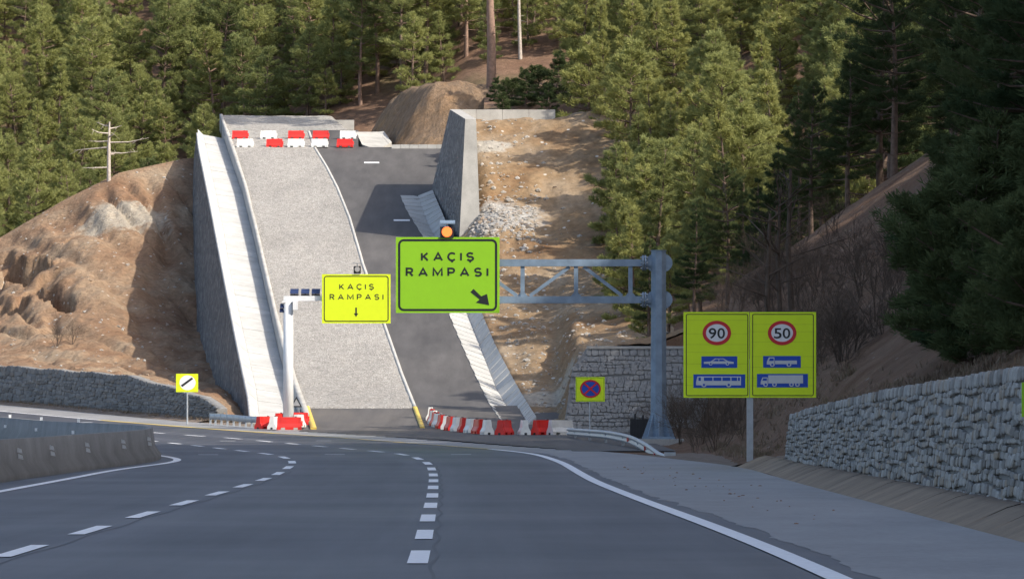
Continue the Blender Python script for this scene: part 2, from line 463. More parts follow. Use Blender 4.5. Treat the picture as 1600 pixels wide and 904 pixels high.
def road_x(Y, off):
    """X of the offset line at depth Y"""
    P = along(_arc, off); return np.interp(Y, P[:, 1], P[:, 0])

def ribbon(name, s0, s1, offs, dz, mat, step=1.0, parent=None, kind=None, wob=0.0):
    n = max(2, int(round((s1-s0)/step))+1); s = np.linspace(s0, s1, n)
    dzs = dz if isinstance(dz, (list, tuple)) else [dz]*len(offs)
    cols = []
    for k, (o, d) in enumerate(zip(offs, dzs)):
        if callable(o): o = o(np.interp(s, _arc, _yy))
        oo = o + (wob*(vnoise(s*.45, 7.3+0*s)-.5) + wob*.6*(vnoise(s*1.7, 3.1+0*s)-.5) if (wob and k == 0) else 0*s)
        cols.append(along(s, oo, d))
    me = mesh_grid(name, np.stack(cols, 1), mat)
    o = put(name, me, parent)
    if kind: o['kind'] = kind
    return o

def gutter_x(Y): return 5.86+.0030*(np.asarray(Y, float)-55)
def smooth_tab(ys, vs):
    y = np.arange(-60, 346, 1.0); v = np.interp(y, ys, vs); k = np.exp(-.5*(np.arange(-15, 16)/6.0)**2); k /= k.sum()
    v = np.convolve(np.concatenate([np.full(15, v[0]), v, np.full(15, v[-1])]), k, 'valid')
    return lambda Y: np.interp(Y, y, v)
off_R = smooth_tab([50, 115, 134, 150, 157, 165, 172, 181, 201, 212, 225, 240, 250, 280], [0, .05, .12, .25, 0, -.2, -.37, -.5, -.55, -.82, -.6, -.5, -.7, -.7])
off_L = smooth_tab([40, 52, 72, 90, 106, 124, 138, 144, 155, 162, 170, 182, 191, 280], [-4.4, -4.35, -4.16, -3.92, -3.72, -3.64, -3.54, -3.65, -4.16, -4.43, -4.68, -4.78, -4.95, -4.95])
off_E = smooth_tab([48, 57, 68, 83, 104, 130, 160, 176, 195, 213, 230, 243, 256, 275], [3.85, 3.83, 3.74, 3.58, 3.5, 3.75, 4.55, 4.4, 4.24, 4.1, 4.35, 4.1, 3.7, 3.2])
_gy_ = [-60, 30, 60, 80, 100, 126, 140, 165, 300]
off_G = smooth_tab(_gy_, [float(gutter_x(y)-np.interp(y, _yy, _xx)) if y < 130 else 7.4 for y in _gy_])
off_W = lambda Y: -8.15+1.3*np.exp(-((Y-138)/13.0)**2)-.5*sstep(150, 175, Y)
off_M = lambda Y: -9.55+1.85*np.exp(-((np.minimum(Y, 141+.6*(Y-141))-141)/19.0)**2)-.6*sstep(165, 185, Y)
S0, S1 = 0.0, float(_arc[-1])
ground = obj('ground', [(-700, -600, -1.2), (700, -600, -1.2), (700, 800, -1.2), (-700, 800, -1.2)], [(0, 1, 2, 3)], M['verge'])
tag(ground, kind='structure')
road = ribbon('road', S0, S1, [-26, -20, -14, -9.9, -7.8, -4, 0, 5.3], 0.0, M['asphalt'], 1.0, None, 'structure')
_ro = np.array([-26, -20, -14, -9.9, -7.8, -4, 0, 5.3]); _ns = len(road.data.vertices)//8
_uv = np.stack([np.tile(_ro, _ns), np.repeat(np.linspace(S0, S1, _ns), 8)], 1)
_vi = np.zeros(len(road.data.loops), dtype=np.int32); road.data.loops.foreach_get('vertex_index', _vi)
road.data.uv_layers.new(name='road').data.foreach_set('uv', _uv[_vi].astype(np.float32).ravel())
shoulder = ribbon('shoulder', S0, S1, [lambda Y: off_E(Y)+np.where(Y < 160, .42, .16), 5.5, lambda Y: off_G(Y)+.06], [.004, .008, .004], M['shoulder'], .6, None, 'structure', wob=.22)

def line(name, s0, s1, o, w, mat, dz=.010):
    f = o if callable(o) else (lambda Y, o=o: o+0*Y)
    return ribbon(name, s0, s1, [lambda Y: f(Y)-w/2, lambda Y: f(Y)+w/2], dz, mat, .5, road)
line('edge_line', S0, s_of_Y(166), off_E, .24, M['white_paint'], .014)
line('yellow_edge_line', s_of_Y(166)+.02, s_of_Y(218), off_E, .13, M['yellow_paint'], .014)
line('yellow_edge_line', s_of_Y(218)+.02, s_of_Y(250), off_E, .34, M['yellow_paint'], .014)
line('edge_line', s_of_Y(250)+.02, S1, off_E, .18, M['white_paint'], .014)
line('edge_line', S0, S1, off_W, .22, M['white_paint'])
for off in (off_R, off_L):
    s = s_of_Y(50.0) - 9.1*6 + (0.0 if off is off_R else 2.2)
    while s < S1 - 10:
        line('lane_dash', s-2.2, s+2.2, off, .21, M['white_paint']); s += 9.1
for (Yc, offs) in ((150, (-5.9, -1.95, 2.0)), (196, (-5.9, -1.95, 2.0)), (246, (-1.95, 2.0))):
    for o in offs:      # one transverse bar in each lane
        sc = s_of_Y(Yc)
        line('lane_bar', sc-.25, sc+.25, o, .62, M['white_paint'])

# tar sealed joints in the asphalt
for o, a, b in ((lambda Y: off_R(Y)+.16+.03*np.sin(Y*.9), 20, 140), (lambda Y: off_L(Y)+.2+.03*np.sin(Y*.7+1), 20, 120)):
    line('tar_joint', s_of_Y(a), s_of_Y(b), o, .035, M['tar'], .004)

# sloping gutter kerb and verge on the right, laid slab by slab
gut = empty('gutter'); gut['kind'] = 'structure'
s = s_of_Y(30.0)
while s < s_of_Y(125):
    e = s+1.49
    ss = np.linspace(s, e, 3)
    tp = .30 + .012*random.random()
    og = off_G(np.interp(ss, _arc, _yy)); P = np.stack([along(ss, og, -.05), along(ss, og+.05, .006), along(ss, og+.62, tp-.05), along(ss, og+.80, tp), along(ss, og+.92, tp-.12)], 1)
    put('gutter_slab', mesh_grid('gutter_slab', P, M['gutter'], False), gut)
    s += 1.5
for (d0, d1) in ((144, 146),):
    pass

# ------------------------------------------------------------------ ramp profile and edge lines
_ZY = [150, 185, 215, 230, 240, 250, 257, 264, 346, 353, 366]
_ZZ = [.17, .30, .47, .68, 1.02, 1.66, 2.65, 4.0, 20.7, 22.1, 24.0]
_zy = np.arange(150, 366.1, .5); _zz = np.interp(_zy, _ZY, _ZZ)
_k2 = np.exp(-.5*(np.arange(-8, 9)/4.0)**2); _k2 /= _k2.sum()
_zz = np.convolve(np.concatenate([np.full(8, _zz[0]), _zz, _zz[-1]+np.arange(1, 9)*(_zz[-1]-_zz[-2])]), _k2, 'valid')
def Zr(Y): return np.interp(Y, _zy, _zz)
T_gl = [(150, 341), (187, 349), (230, 365.5), (296, 387), (382, 407), (474, 428), (540, 447), (600, 465), (640, 480), (700, 500)]
T_gr = [(150, 467), (205, 482), (230, 491), (261, 510), (294, 527), (341, 546), (399, 563), (412, 566.5), (509, 601), (586, 628), (636, 648), (700, 672)]
T_cl = [(150, 600), (304, 625), (329, 636), (369, 661), (430, 682), (501, 706), (536, 721), (582, 741), (629, 764), (656, 783), (690, 800)]
T_cv = [(150, 612), (304, 652), (346, 668), (369, 681), (430, 706), (489, 731), (536, 750), (568, 762), (602, 775), (624, 789), (653, 806), (690, 824)]
T_cr = [(150, 640), (299, 676), (346, 696), (370, 708), (430, 731), (489, 752), (536, 772), (564, 786), (590, 800), (622, 818), (656, 840), (690, 860)]
T_out = [(150, 304), (203, 309), (230, 312), (316, 329.5), (391, 344), (474, 360), (540, 373), (620, 390), (650, 393), (700, 396)]
T_fold = [(150, 308), (203, 317), (287, 335), (359, 350), (417, 359), (540, 386), (600, 400), (645, 405), (700, 412)]
T_cw = [(150, 333), (203, 350), (230, 359), (287, 379), (359, 397), (460, 420), (540, 438), (600, 456), (640, 470), (700, 490)]
def Xat(tab, Y, z):
    Y = np.asarray(Y, float); py = HOR - F*(z-CAMH)/Y
    a = np.array(tab); return (np.interp(py, a[:, 0], a[:, 1])-800)*Y/F
def col3(x, y, z): return np.stack([x+0*y, y, z+0*y], -1)

# apron of asphalt between the shoulder and the ramp
ya = np.arange(160, 251.1, 1.0); xa = np.arange(-16, 7.01, .5)
XX, YY = np.meshgrid(xa, ya)
P = np.stack([XX, YY, Zr(YY)-.01], -1)
mid = P[:-1, :-1] + .25
offs = np.array([[0.0]])
rx = road_x(mid[..., 1], 7.3)
keep = (mid[..., 0] > rx-.6) & (mid[..., 0] > Xat(T_gl, mid[..., 1], 1.0)-.6) & (mid[..., 0] < 5.5)
apron = put('apron', mesh_grid('apron', P, M['apron'], True, keep)); apron['kind'] = 'structure'

# gravel arrester bed
Y = np.arange(249.5, 353.01, .4); nc = 26
xl = Xat(T_gl, Y, Zr(Y)); xr = Xat(T_gr, Y, Zr(Y))
u = np.linspace(0, 1, nc)
XX = xl[:, None]*(1-u)+xr[:, None]*u; YY = Y[:, None]+0*XX
ZZ = Zr(YY)+.05+.10*fbm(XX*1.3, YY*.9, 3)
ZZ[:, 0] = Zr(Y)+.02; ZZ[:, -1] = Zr(Y)+.02
ZZ[0, :] -= .1
gravel = put('gravel_bed', mesh_grid('gravel_bed', np.stack([XX, YY, ZZ], -1), M['gravel'])); gravel['kind'] = 'structure'
# heaped gravel at the end of the bed
nr = 30; v = np.linspace(0, 1, nr)
rows = []
for t in v:
    y = 351.5+13.5*t
    l = (350-800-4*t)*y/F; r = (556-800-40*t)*y/F
    x = l+(r-l)*np.linspace(0, 1, 40)
    z = Zr(352)-.25+(24.0-Zr(352)+.2)*t + .15*fbm(x*.8, y*.8+0*x, 3)
    rows.append(np.stack([x, y+0*x, z], -1))
for i in range(nr):      # side slope of the heap
    rows[i] = np.concatenate([rows[i], rows[i][-1:]+np.array([[1.6, .3, -2.2]])])
heap = put('gravel_heap', mesh_grid('gravel_heap', np.array(rows), M['gravel'])); heap['kind'] = 'structure'
# service road beside it
Y = np.arange(249.5, 354.01, .5)
xl = Xat(T_gr, Y, Zr(Y))-.02; xr = Xat(T_cl, Y, Zr(Y))+.05
turn = sstep(320, 327, Y)
xr = xr*(1-turn)+turn*np.where(Y < 344, 3.0, np.maximum((560-800)*Y/F, 3.0-(Y-344)*14))
u = np.linspace(0, 1, 14)
XX = xl[:, None]*(1-u)+xr[:, None]*u; YY = Y[:, None]+0*XX
sroad = put('service_road', mesh_grid('service_road', np.stack([XX, YY, Zr(YY)-.002], -1), M['asphalt_ramp'])); sroad['kind'] = 'structure'
for (px, py) in ((581, 254), (628, 344)):
    yv = np.arange(255, 352, .05); yc = yv[np.argmin(abs(HOR-F*(Zr(yv)-CAMH)/yv-py))]
    xc = (px-800)*yc/F
    P = np.array([[(xc-.53, yc-.3, Zr(yc-.3)+.006), (xc+.53, yc-.3, Zr(yc-.3)+.006)], [(xc-.55, yc+.3, Zr(yc+.3)+.006), (xc+.51, yc+.3, Zr(yc+.3)+.006)]])
    put('road_dash', mesh_grid('road_dash', P, M['white_paint'], False), sroad)

# kerbs along the gravel
def kerb(name, tab, w, h, ya, yb, mat, side=1, depth=.5):
    n = int((yb-ya)/.8)+1; Y = np.linspace(ya, yb, n); z = Zr(Y); x = Xat(tab, Y, z)
    P = np.stack([col3(x-w/2, Y, z-depth), col3(x-w/2, Y, z+h), col3(x+w/2, Y, z+h), col3(x+w/2, Y, z-depth)], 1)
    o = put(name, mesh_grid(name, P, mat, False)); m = o.data
    bm = bmesh.new(); bm.from_mesh(m); bm.verts.ensure_lookup_table(); nv = len(bm.verts)
    bm.faces.new([bm.verts[i] for i in (0, 1, 2, 3)]); bm.faces.new([bm.verts[nv-i] for i in (1, 2, 3, 4)]); bm.to_mesh(m); bm.free()
    o['kind'] = 'structure'; return o
kerb('kerb', T_gr, .17, .07, 250, 353, M['kerb'])
kerb('yellow_kerb', T_gr, .22, .06, 231, 249.95, M['yellow_paint'])
kerb('yellow_kerb', T_gl, .28, .09, 228.5, 249.95, M['yellow_paint'])

# left drainage channel laid in concrete slabs beside the gravel
chan = empty('drainage_channel'); tag(chan, 'stepped pale concrete drainage channel running up the left side of the gravel', 'channel')
ys = np.arange(243.0, 353.0, 1.8)
for i in range(len(ys)):
    y0, y1 = ys[i]+.02, ys[i]+1.78; Y = np.array([y0, y1]); z = Zr(Y)
    st = .025*(random.random()-.5)
    zo, zf, zw = z+.02+st, z-.38+st, z-.66+st
    A = col3(Xat(T_out, Y, z), Y, zo); B = col3(Xat(T_fold, Y, zf+.2), Y, zf); C = col3(Xat(T_cw, Y, z)-.02, Y, zw)
    dn = np.array([0, 0, -.35])
    for nm, (p, q) in (('side_slab', (A, B)), ('floor_slab', (B+np.array([.01, 0, .0]), C))):
        vs = [p[0], q[0], q[1], p[1]]; vs += [w+dn for w in vs]
        obj(nm, vs, [(0, 1, 2, 3), (0, 4, 5, 1), (3, 2, 6, 7), (0, 3, 7, 4), (1, 5, 6, 2), (4, 7, 6, 5)], M['concrete'], chan)
# wall between channel and gravel
Y = np.arange(243, 366.01, 1.0); z = Zr(Y)
xw = Xat(T_cw, Y, z); xg = np.maximum(Xat(T_gl, Y, z), xw+.22)
P = np.stack([col3(xw, Y, z-1.1), col3(xw, Y, z+.16), col3(xg, Y, z+.16), col3(xg, Y, z-.4)], 1)
cw = put('channel_wall', mesh_grid('channel_wall', P, M['wall_concrete'], False), chan)
bm = bmesh.new(); bm.from_mesh(cw.data); bm.verts.ensure_lookup_table(); bm.faces.new([bm.verts[i] for i in (0, 1, 2, 3)]); bm.to_mesh(cw.data); bm.free()

# tall stone retaining wall that carries the ramp on its left
Y = np.arange(242.6, 353.01, 1.4); z = Zr(Y); xo = Xat(T_out, Y, z)
rw = empty('ramp_retaining_wall'); tag(rw, 'tall dark rubble stone retaining wall under the left side of the ramp', 'wall')
lv = np.linspace(0, 1, 10)
P = np.stack([col3(xo-.12-t*.11*(z+2), Y, (z-.02)*(1-t)-1.6*t) for t in lv], 1)
put('stone_face', mesh_grid('stone_face', P, M['wall_stone'], False), rw)
P = np.stack([col3(xo-.13, Y, z-.3), col3(xo-.14, Y, z+.06), col3(xo+.0, Y, z+.06), col3(xo+.0, Y, z-.3)], 1)
put('coping', mesh_grid('coping', P, M['concrete'], False), rw)
yf = 242.6; zf = float(Zr(yf)); xf = float(Xat(T_out, yf, zf)); xe = float(Xat(T_cw, yf, zf))
obj('end_face', [(xf-.13, yf, zf+.05), (xe+.2, yf, zf+.05), (xe+.2, yf-.15, -.5), (xf-.6, yf-.15, -.5), (xf-.13, yf+.35, zf+.05), (xe+.2, yf+.35, zf+.05)],
    [(0, 3, 2, 1), (0, 1, 5, 4)], M['wall_concrete'], rw)

# right chute, a shallow V of concrete slabs
chute = empty('concrete_chute'); tag(chute, 'pale V shaped concrete chute running down the right side of the service road', 'chute')
ys = np.arange(236.0, 322.0, 1.5)
for i in range(len(ys)):
    Y = np.array([ys[i]+.02, ys[i]+1.48]); z = Zr(Y); st = .03*(random.random()-.5)
    A = col3(Xat(T_cl, Y, z), Y, z+.05+st*.5); fl = 1-sstep(309, 321, Y); B = col3(Xat(T_cv, Y, z-.2*fl), Y, z-.36*fl+.02+st*fl); B2 = B+np.array([.012, 0, 0])
    C = col3(Xat(T_cr, Y, z+.3), Y, z+.40+st)
    if i % 2 == 0: A = A+np.array([-.03, 0, 0])
    dn = np.array([0, 0, -.3])
    for nm, (p, q) in (('side_slab', (A, B)), ('bank_slab', (B2, C))):
        tilt = np.array([[0, 0, .0], [0, 0, -.03]])
        p = p+tilt; q = q+tilt
        vs = [p[0], q[0], q[1], p[1]]; vs += [w+dn for w in vs]
        obj(nm, vs, [(0, 1, 2, 3), (0, 4, 5, 1), (3, 2, 6, 7), (0, 3, 7, 4), (1, 5, 6, 2), (4, 7, 6, 5)], M['concrete'], chute)


# end wall behind the gravel heap
ew = empty('end_wall'); tag(ew, 'low concrete end wall behind the gravel heap at the top of the ramp', 'wall')
x0, _, z1 = at(344, 187.5, 366); x1 = at(553.5, 187.5, 366)[0]
npan = 5
for k in range(npan):
    a = x0+(x1-x0)*k/npan; b = x0+(x1-x0)*(k+1)/npan-.02
    MB().box(a, b, 366, 366.4, 14, z1+.01*(k % 2)).build('wall_panel', M['wall_concrete'], ew)

# upper right retaining wall: stone face, pale front end, back leg
uw = empty('upper_retaining_wall'); tag(uw, 'high stone retaining wall with pale concrete end beside the bend at the top', 'wall')
bt, ft = at(703, 171, 324), at(727, 186, 304)
bb, fb = at(673.5, 301, 324), at(719, 372, 304)
ext = 2.2
nb = 14; rows = []
for k in range(nb+1):
    t = k/nb
    top = [bt[i]*(1-t)+ft[i]*t for i in range(3)]; bot = [bb[i]*(1-t)+fb[i]*t for i in range(3)]
    d = [bot[i]-top[i] for i in range(3)]
    rows.append([[top[i]+d[i]*q*1.25 for i in range(3)] for q in np.linspace(0, 1, 8)])
put('stone_face', mesh_grid('stone_face', np.array(rows), M['wall_stone_pale'], False), uw)
th = .68
obj('end_face', [ft, (ft[0]+th, 304, ft[2]), (ft[0]+th+.3, 304, 12), (fb[0]-.1, 304, fb[2]-1)], [(0, 3, 2, 1)], M['wall_concrete'], uw)
obj('coping', [bt, ft, (ft[0]+th, ft[1], ft[2]), (bt[0]+th, bt[1], bt[2]), (ft[0]+th, ft[1], ft[2]-8), (bt[0]+th, bt[1], bt[2]-4)], [(0, 1, 2, 3), (3, 2, 4, 5)], M['wall_concrete'], uw)
bx1 = at(868, 171, 324)[0]
for k in range(4):
    a = bt[0]+(bx1-bt[0])*k/4; b = bt[0]+(bx1-bt[0])*(k+1)/4-.02
    MB().box(a, b, 324.0, 324.7, 14, bt[2]-.004*(k+1)).build('back_panel', M['wall_concrete'], uw)

# kerb and splash slab where the service road bends away at the top
kb = empty('bend_kerb'); kb['kind'] = 'structure'
for k in range(6):
    y0 = 344.2; a = (612+14*k-800)*y0/F; b = (612+14*(k+1)-800)*y0/F-.02
    MB().box(a, b, y0, y0+.4, 19, float(Zr(344.2))+.28+.01*(k % 2)).build('kerb_stone', M['kerb'], kb)
sl = empty('splash_slab'); tag(sl, 'tilted pale concrete slab beside the barriers at the top of the ramp', 'slab')
p = [at(556, 206, 352), at(592, 206, 354), at(607, 225, 349), at(590, 234, 346), at(566, 226, 347.5)]
q = [(a[0], a[1], a[2]-.5) for a in p]
obj('slab', p+q, [(0, 1, 2, 3, 4)]+[(k, k+5, (k+1) % 5+5, (k+1) % 5) for k in range(5)], M['wall_concrete'], sl)
p = [at(592, 206, 354.3), at(607, 224, 349.3), at(612, 222, 350), at(600, 205, 354.8)]
obj('raised_edge', p+[(a[0], a[1], a[2]-.8) for a in p], [(0, 1, 2, 3)]+[(k, k+4, (k+1) % 4+4, (k+1) % 4) for k in range(4)], M['wall_concrete'], sl)

# ------------------------------------------------------------------ terrain
def terrain(name, xs, ys, fn, mat, keepfn=None, smooth=True):
    XX, YY = np.meshgrid(xs, ys); ZZ = fn(XX, YY)
    keep = None
    if keepfn is not None: keep = keepfn(XX[:-1, :-1], YY[:-1, :-1])
    o = put(name, mesh_grid(name, np.stack([XX, YY, ZZ], -1), mat, smooth, keep)); o['kind'] = 'structure'; return o

WALL_OFF = 8.3
_wp = along(_arc, WALL_OFF+.2)
def Yb(X):      # depth of the left stone wall at X
    o = np.argsort(_wp[:, 0]); return np.interp(X, _wp[o, 0], _wp[o, 1])
def wall_top(Y): return np.interp(Y, [230, 240, 244, 247, 250, 255, 264, 288, 330], [.6, .8, 1.0, 1.75, 2.3, 2.75, 3.5, 4.25, 5.4])
def z_left(X, Y, detail=True):
    yb = Yb(X)+.35
    yr = np.interp(X, [-46, -36.8, -28.5, -23, -18], [341, 345, 348, 352, 354])
    zr = np.interp(X, [-60, -46, -36.8, -32.3, -28.5, -24, -22, -18], [6, 10.5, 14.0, 16.8, 18.8, 20.0, 20.2, 20.4])
    ex = np.interp(X, [-36, -30, -25, -21], [1.35, 1.5, 1.9, 2.7])
    zb = wall_top(Yb(X))-.06
    u = np.clip((Y-yb)/(yr-yb), 0, 1.0)
    z = zb+(zr-zb)*u**ex
    over = np.clip(Y-yr, 0, 60)
    z = z-over*.35*sstep(0, 6, over)
    z = np.where(Y < yb, zb-.6*np.clip(yb-Y, 0, 3), z)
    if detail:
        env = sstep(.02, .15, u)*sstep(1.0, .9, u)
        g = vnoise(X*.22+.05*Y, Y*.035+4); r = 1-np.abs(2*g-1)
        z = z-env*.6*sstep(.78, 1, r)
        fr = 1-np.abs(2*vnoise(X*.33+.12*Y+3, Y*.05)-1)
        z = z+env*.5*fbm(X*.12, Y*.07, 3)+env*.45*fbm(X*.8, Y*.3, 5)+env*.4*fbm(X*2.0, Y*.9, 4)-env*.5*sstep(.8, 1, fr)*(.5+vnoise(X*.8, Y*.4))
        hole = vnoise(X*.30+9, Y*.16+2)*.6+.4*vnoise(X*1.1, Y*.7)
        w = sstep(.56, .62, hole)*sstep(-23, -28, X)*sstep(.25, .4, u)*sstep(.99, .9, u)
        z = z-.8*w*sstep(-29, -33, X)
        for (cx, cy, rx_, ry_, dd) in ((-33.4, 331, 1.5, 5.0, 2.0), (-31.4, 322, .9, 3.2, 1.6), (-29.9, 318, .7, 2.6, 1.4), (-35.5, 324, .8, 3.0, 1.3)):
            q = ((X-cx+.25*(Y-cy))/rx_)**2+((Y-cy)/ry_)**2+1.1*(vnoise(X*1.3, Y*.6)-.5)
            z = z-dd*sstep(1.0, .75, q)
    return z
dirt_left = terrain('spoil_slope', np.arange(-50, -11.9, .2), np.arange(240, 362, .3), z_left, M['dirt_left'],
    lambda X, Y: (Y > Yb(X)+.05) & (X < Xat(T_out, np.clip(Y, 243, 353), Zr(np.clip(Y, 243, 353)))+.3), False)

_P_Y = [190, 248, 281, 304, 322, 330, 345]; _P_Z = [4.3, 4.3, 8.2, 14.4, 20.7, 22.0, 24.0]
def hill_d(X, Y):
    z7 = np.interp(Y, [-80, 40, 65, 120, 150, 200, 240], [2.6, 2.3, 2.18, 1.47, 1.9, 5.9, 7.5])
    s = np.clip(X-7.8, -2, 22)*.68 + np.clip(X-24, 0, 20)*(.45+1.2*(1-sstep(135, 185, Y))) + np.clip(X-29, 0, 45)*.5
    return z7+s
def forest_f(X, Y):
    return np.interp(Y, _P_Y, _P_Z)+.42*np.clip(X-6, 0, 60)+.1*np.clip(X-25, 0, 60)
def z_right(X, Y, detail=True):
    low = G(Y)-.03+.25*sstep(6.0, 6.9, X)
    w = sstep(199, 220, Y)
    up = hill_d(X, Y)*(1-w)+forest_f(X, Y)*w
    if detail: up = up+(.7*fbm(X*.2, Y*.12, 4)+.35*fbm(X*.8, Y*.5, 3))*sstep(7.5, 10, X)
    x0 = np.interp(Y, [119, 123, 140, 190, 222], [7.05, 7.2, 6.8, 7.2, 8.6]); x1 = np.interp(Y, [119, 123, 140, 170, 222], [7.4, 9.6, 9.0, 8.4, 10.2])
    za = low*(1-sstep(x0, x1, X))+up*sstep(x0, x1, X)
    base = np.interp(Y, [222, 238, 250], [.3, .4, 1.0])
    zb = base*(1-sstep(2.5, 3.7, X))+up*sstep(2.5, 3.7, X)
    z = np.where(Y < 222.6, za, zb)
    z = z-np.where((Y > 241), 1.2*sstep(8.6, 7.0, X), 0)
    return z
def xs_right(): return np.concatenate([np.arange(1.0, 26, .5), np.arange(26, 92, 2.0)])
hill_right = terrain('right_hillside', xs_right(), np.concatenate([np.arange(-60, 40, 4.0), np.arange(40, 222.6, .6), np.arange(222.65, 346, .7)]), z_right, M['dirt_dark'],
    lambda X, Y: (X > road_x(Y, 7.6)-.3))

def z_cut(X, Y):
    cr = Xat(T_cr, np.clip(Y, 236, 324), Zr(np.clip(Y, 236, 324))+.3)
    near = Zr(np.clip(Y, 236, 324))+.36
    far = np.interp(Y, [236, 246, 252, 281, 295, 304, 312, 322, 326], [.75, 1.3, 2.3, 8.0, 11.6, 14.4, 17.8, 21.0, 21.5])
    k = sstep(0, 2.6, X-cr)
    # bank behind the middle stone wall
    shelf = np.interp(Y, [222, 248, 281], [4.2, 4.25, 8.0])
    far = np.where(Y < 281, far*(1-sstep(2.2, 3.6, X))+np.maximum(far, shelf)*sstep(2.2, 3.6, X), far)
    far = far+.18*np.clip(X-2.5, 0, 6)
    z = np.minimum(near, far)*(1-k)+far*k
    env = sstep(0.2, 1.5, X-cr)
    z = z+env*(.55*fbm(X*.35, Y*.16, 4)+.6*fbm(X*.9, Y*.5, 5))
    wallx = np.where((Y > 304) & (Y < 324.3), np.interp(Y, [304, 324], [ft[0]+.5, bt[0]+.5]), -99)
    lim = np.maximum(cr-.02, wallx)
    z = np.where(X < lim, z-2.5*sstep(0, .35, lim-X), z)
    return z
cut = terrain('cut_slope', np.arange(-6.5, 9.6, .22), np.arange(222.7, 324.3, .3), z_cut, M['dirt_right'],
    lambda X, Y: (X > np.where(Y < 237, 1.5, -9)) & (X > Xat(T_cl, np.clip(Y, 236, 324), Zr(np.clip(Y, 236, 324)))-.1), False)

def z_mound(X, Y):
    t = sstep(-9.6, -5.2, X+.25*(Y-350))*sstep(344.2, 351.5, Y)
    z = 20.0+5.6*t+1.1*fbm(X*.5, Y*.4, 4)*sstep(344, 347, Y)+.5*fbm(X*1.8, Y*1.2, 3)
    z = z-.06*np.clip(X+4.5, 0, 9)*t
    return z
mound = terrain('dirt_mound', np.arange(-11, 4, .22), np.arange(344.7, 362, .3), z_mound, M['mound'], None, False)

def z_back(X, Y):
    r = np.interp(X, [-60, -24, -15, -8, -3, 40], [3.0, 8.0, 17.5, 19.5, 23.5, 30.0])
    z = r+np.interp(Y, [324, 328, 336, 345, 357, 460, 600], [-9, -7, -1.2, 0, .8, 39, 110])
    return z+1.8*fbm(X*.05, Y*.05, 4)+.5*fbm(X*.3, Y*.3, 3)
back = terrain('forest_hillside', np.arange(-110, 100, 1.5), np.concatenate([np.arange(326, 460, 1.0), np.arange(460, 600, 4.0)]), z_back, M['forest_floor'],
    lambda X, Y: ~((X < -15) & (Y < 356)) & ~((X < -3) & (Y < 350)) & ~((X < 4) & (Y < 326)) )

# ------------------------------------------------------------------ rubble stone walls built stone by stone
def stones(P, nrm, u0, u1, v0f, v1f, wr, hr, depth, rng, inside=None):
    """P(u,v)->point on the face; courses follow the top; returns list of (verts, faces, centre)"""
    out = []; hm = max(v1f(u)-v0f(u) for u in np.linspace(u0, u1, 40)); t = 0.0
    while t < 1:
        h = rng.uniform(*hr)/hm
        if t+h > .94: h = 1-t
        u = u0-rng.uniform(0, wr[0]); ph = rng.uniform(0, 9)
        while u < u1:
            w = rng.uniform(wr[0], wr[1]) if rng.random() < .8 else rng.uniform(wr[0]*.6, wr[0]); uc = u+w/2; uu = min(max(uc, u0), u1)
            b0, b1 = v0f(uu), v1f(uu); hh = h*(b1-b0); vc = b0+t*(b1-b0)+hh/2
            wob = (.5*math.sin(uc*1.7+ph+t*9)+.5*math.sin(uc*.6+t*23))*hh*.45 if 0 < t and t+h < 1 else 0
            if u+w > u0 and u+w < u1+.25 and (inside is None or inside(uc, vc)):
                n = 8; pts = []; d = depth*rng.uniform(.3, 1.4); base = []
                tl = rng.uniform(-.35, .35); hs_ = hh*rng.uniform(.95, 1.25)
                for k in range(n):
                    a = 2*math.pi*(k+.5)/n; c, s = math.cos(a), math.sin(a); j = rng.uniform(.88, 1.1)
                    base.append((math.copysign(abs(c)**.65, c)*j*w*.52, math.copysign(abs(s)**.65, s)*j*hs_*.5+tl*c*hh*.3))
                for sc, dd in ((1.0, -.05), (.93, d*.7), (.66, d)):
                    for q in base: pts.append(Vector(P(uc+q[0]*sc, min(vc+wob+q[1]*sc, b1+.012)))+nrm*dd)
                fs = [(r*n+k, r*n+(k+1) % n, (r+1)*n+(k+1) % n, (r+1)*n+k) for r in range(2) for k in range(n)]+[tuple(range(2*n, 3*n))]
                out.append((pts, fs, Vector(P(uc, vc))))
            u += w
        t += h
    return out

def lay(wall, st, mat, key, most=290):
    st.sort(key=key); 
    for i, (pts, fs, c) in enumerate(st[:most]):
        me = mesh_of('stone', [p-c for p in pts], fs, mat); put('stone', me, wall, c)
    if len(st) > most:
        mb = MB()
        for pts, fs, c in st[most:]: mb.add(pts, fs)
        o = obj('smaller_stones', mb.v, mb.f, mat, wall); o['kind'] = 'stuff'
rg = random.Random(11)
# right roadside wall
wr = empty('roadside_stone_wall'); tag(wr, 'grey rubble stone wall rising along the right edge of the road', 'wall')
def rw_top(y): return float(np.interp(y, [30, 50, 65, 90, 105, 115, 118, 121], [2.45, 2.3, 2.16, 1.93, 1.72, 1.56, 1.47, 1.44]))
RW = lambda u, v: (6.84+.10*v, u, v)
ys = np.arange(30, 120.6, .5)
P = np.stack([np.stack([np.array((6.88, y, .0)), np.array(RW(y, rw_top(y)-.03)), np.array((7.4, y, rw_top(y)-.05)), np.array((7.6, y, .0))]) for y in ys])
P[:, 1, 0] += .02
put('wall_core', mesh_grid('wall_core', P, M['mortar'], False), wr)
obj('wall_end', [(6.8, 120.5, 0), (7.6, 120.5, 0), (7.4, 120.5, 1.42), (6.98, 120.5, 1.42)], [(0, 1, 2, 3)], M['mortar'], wr)
st = stones(RW, Vector((-1, 0, .1)), 44, 120.4, lambda u: .2, rw_top, (.20, .62), (.08, .18), .04, rg)
lay(wr, st, M['stone'], lambda t: (t[2].y < 64.5, t[2].y))
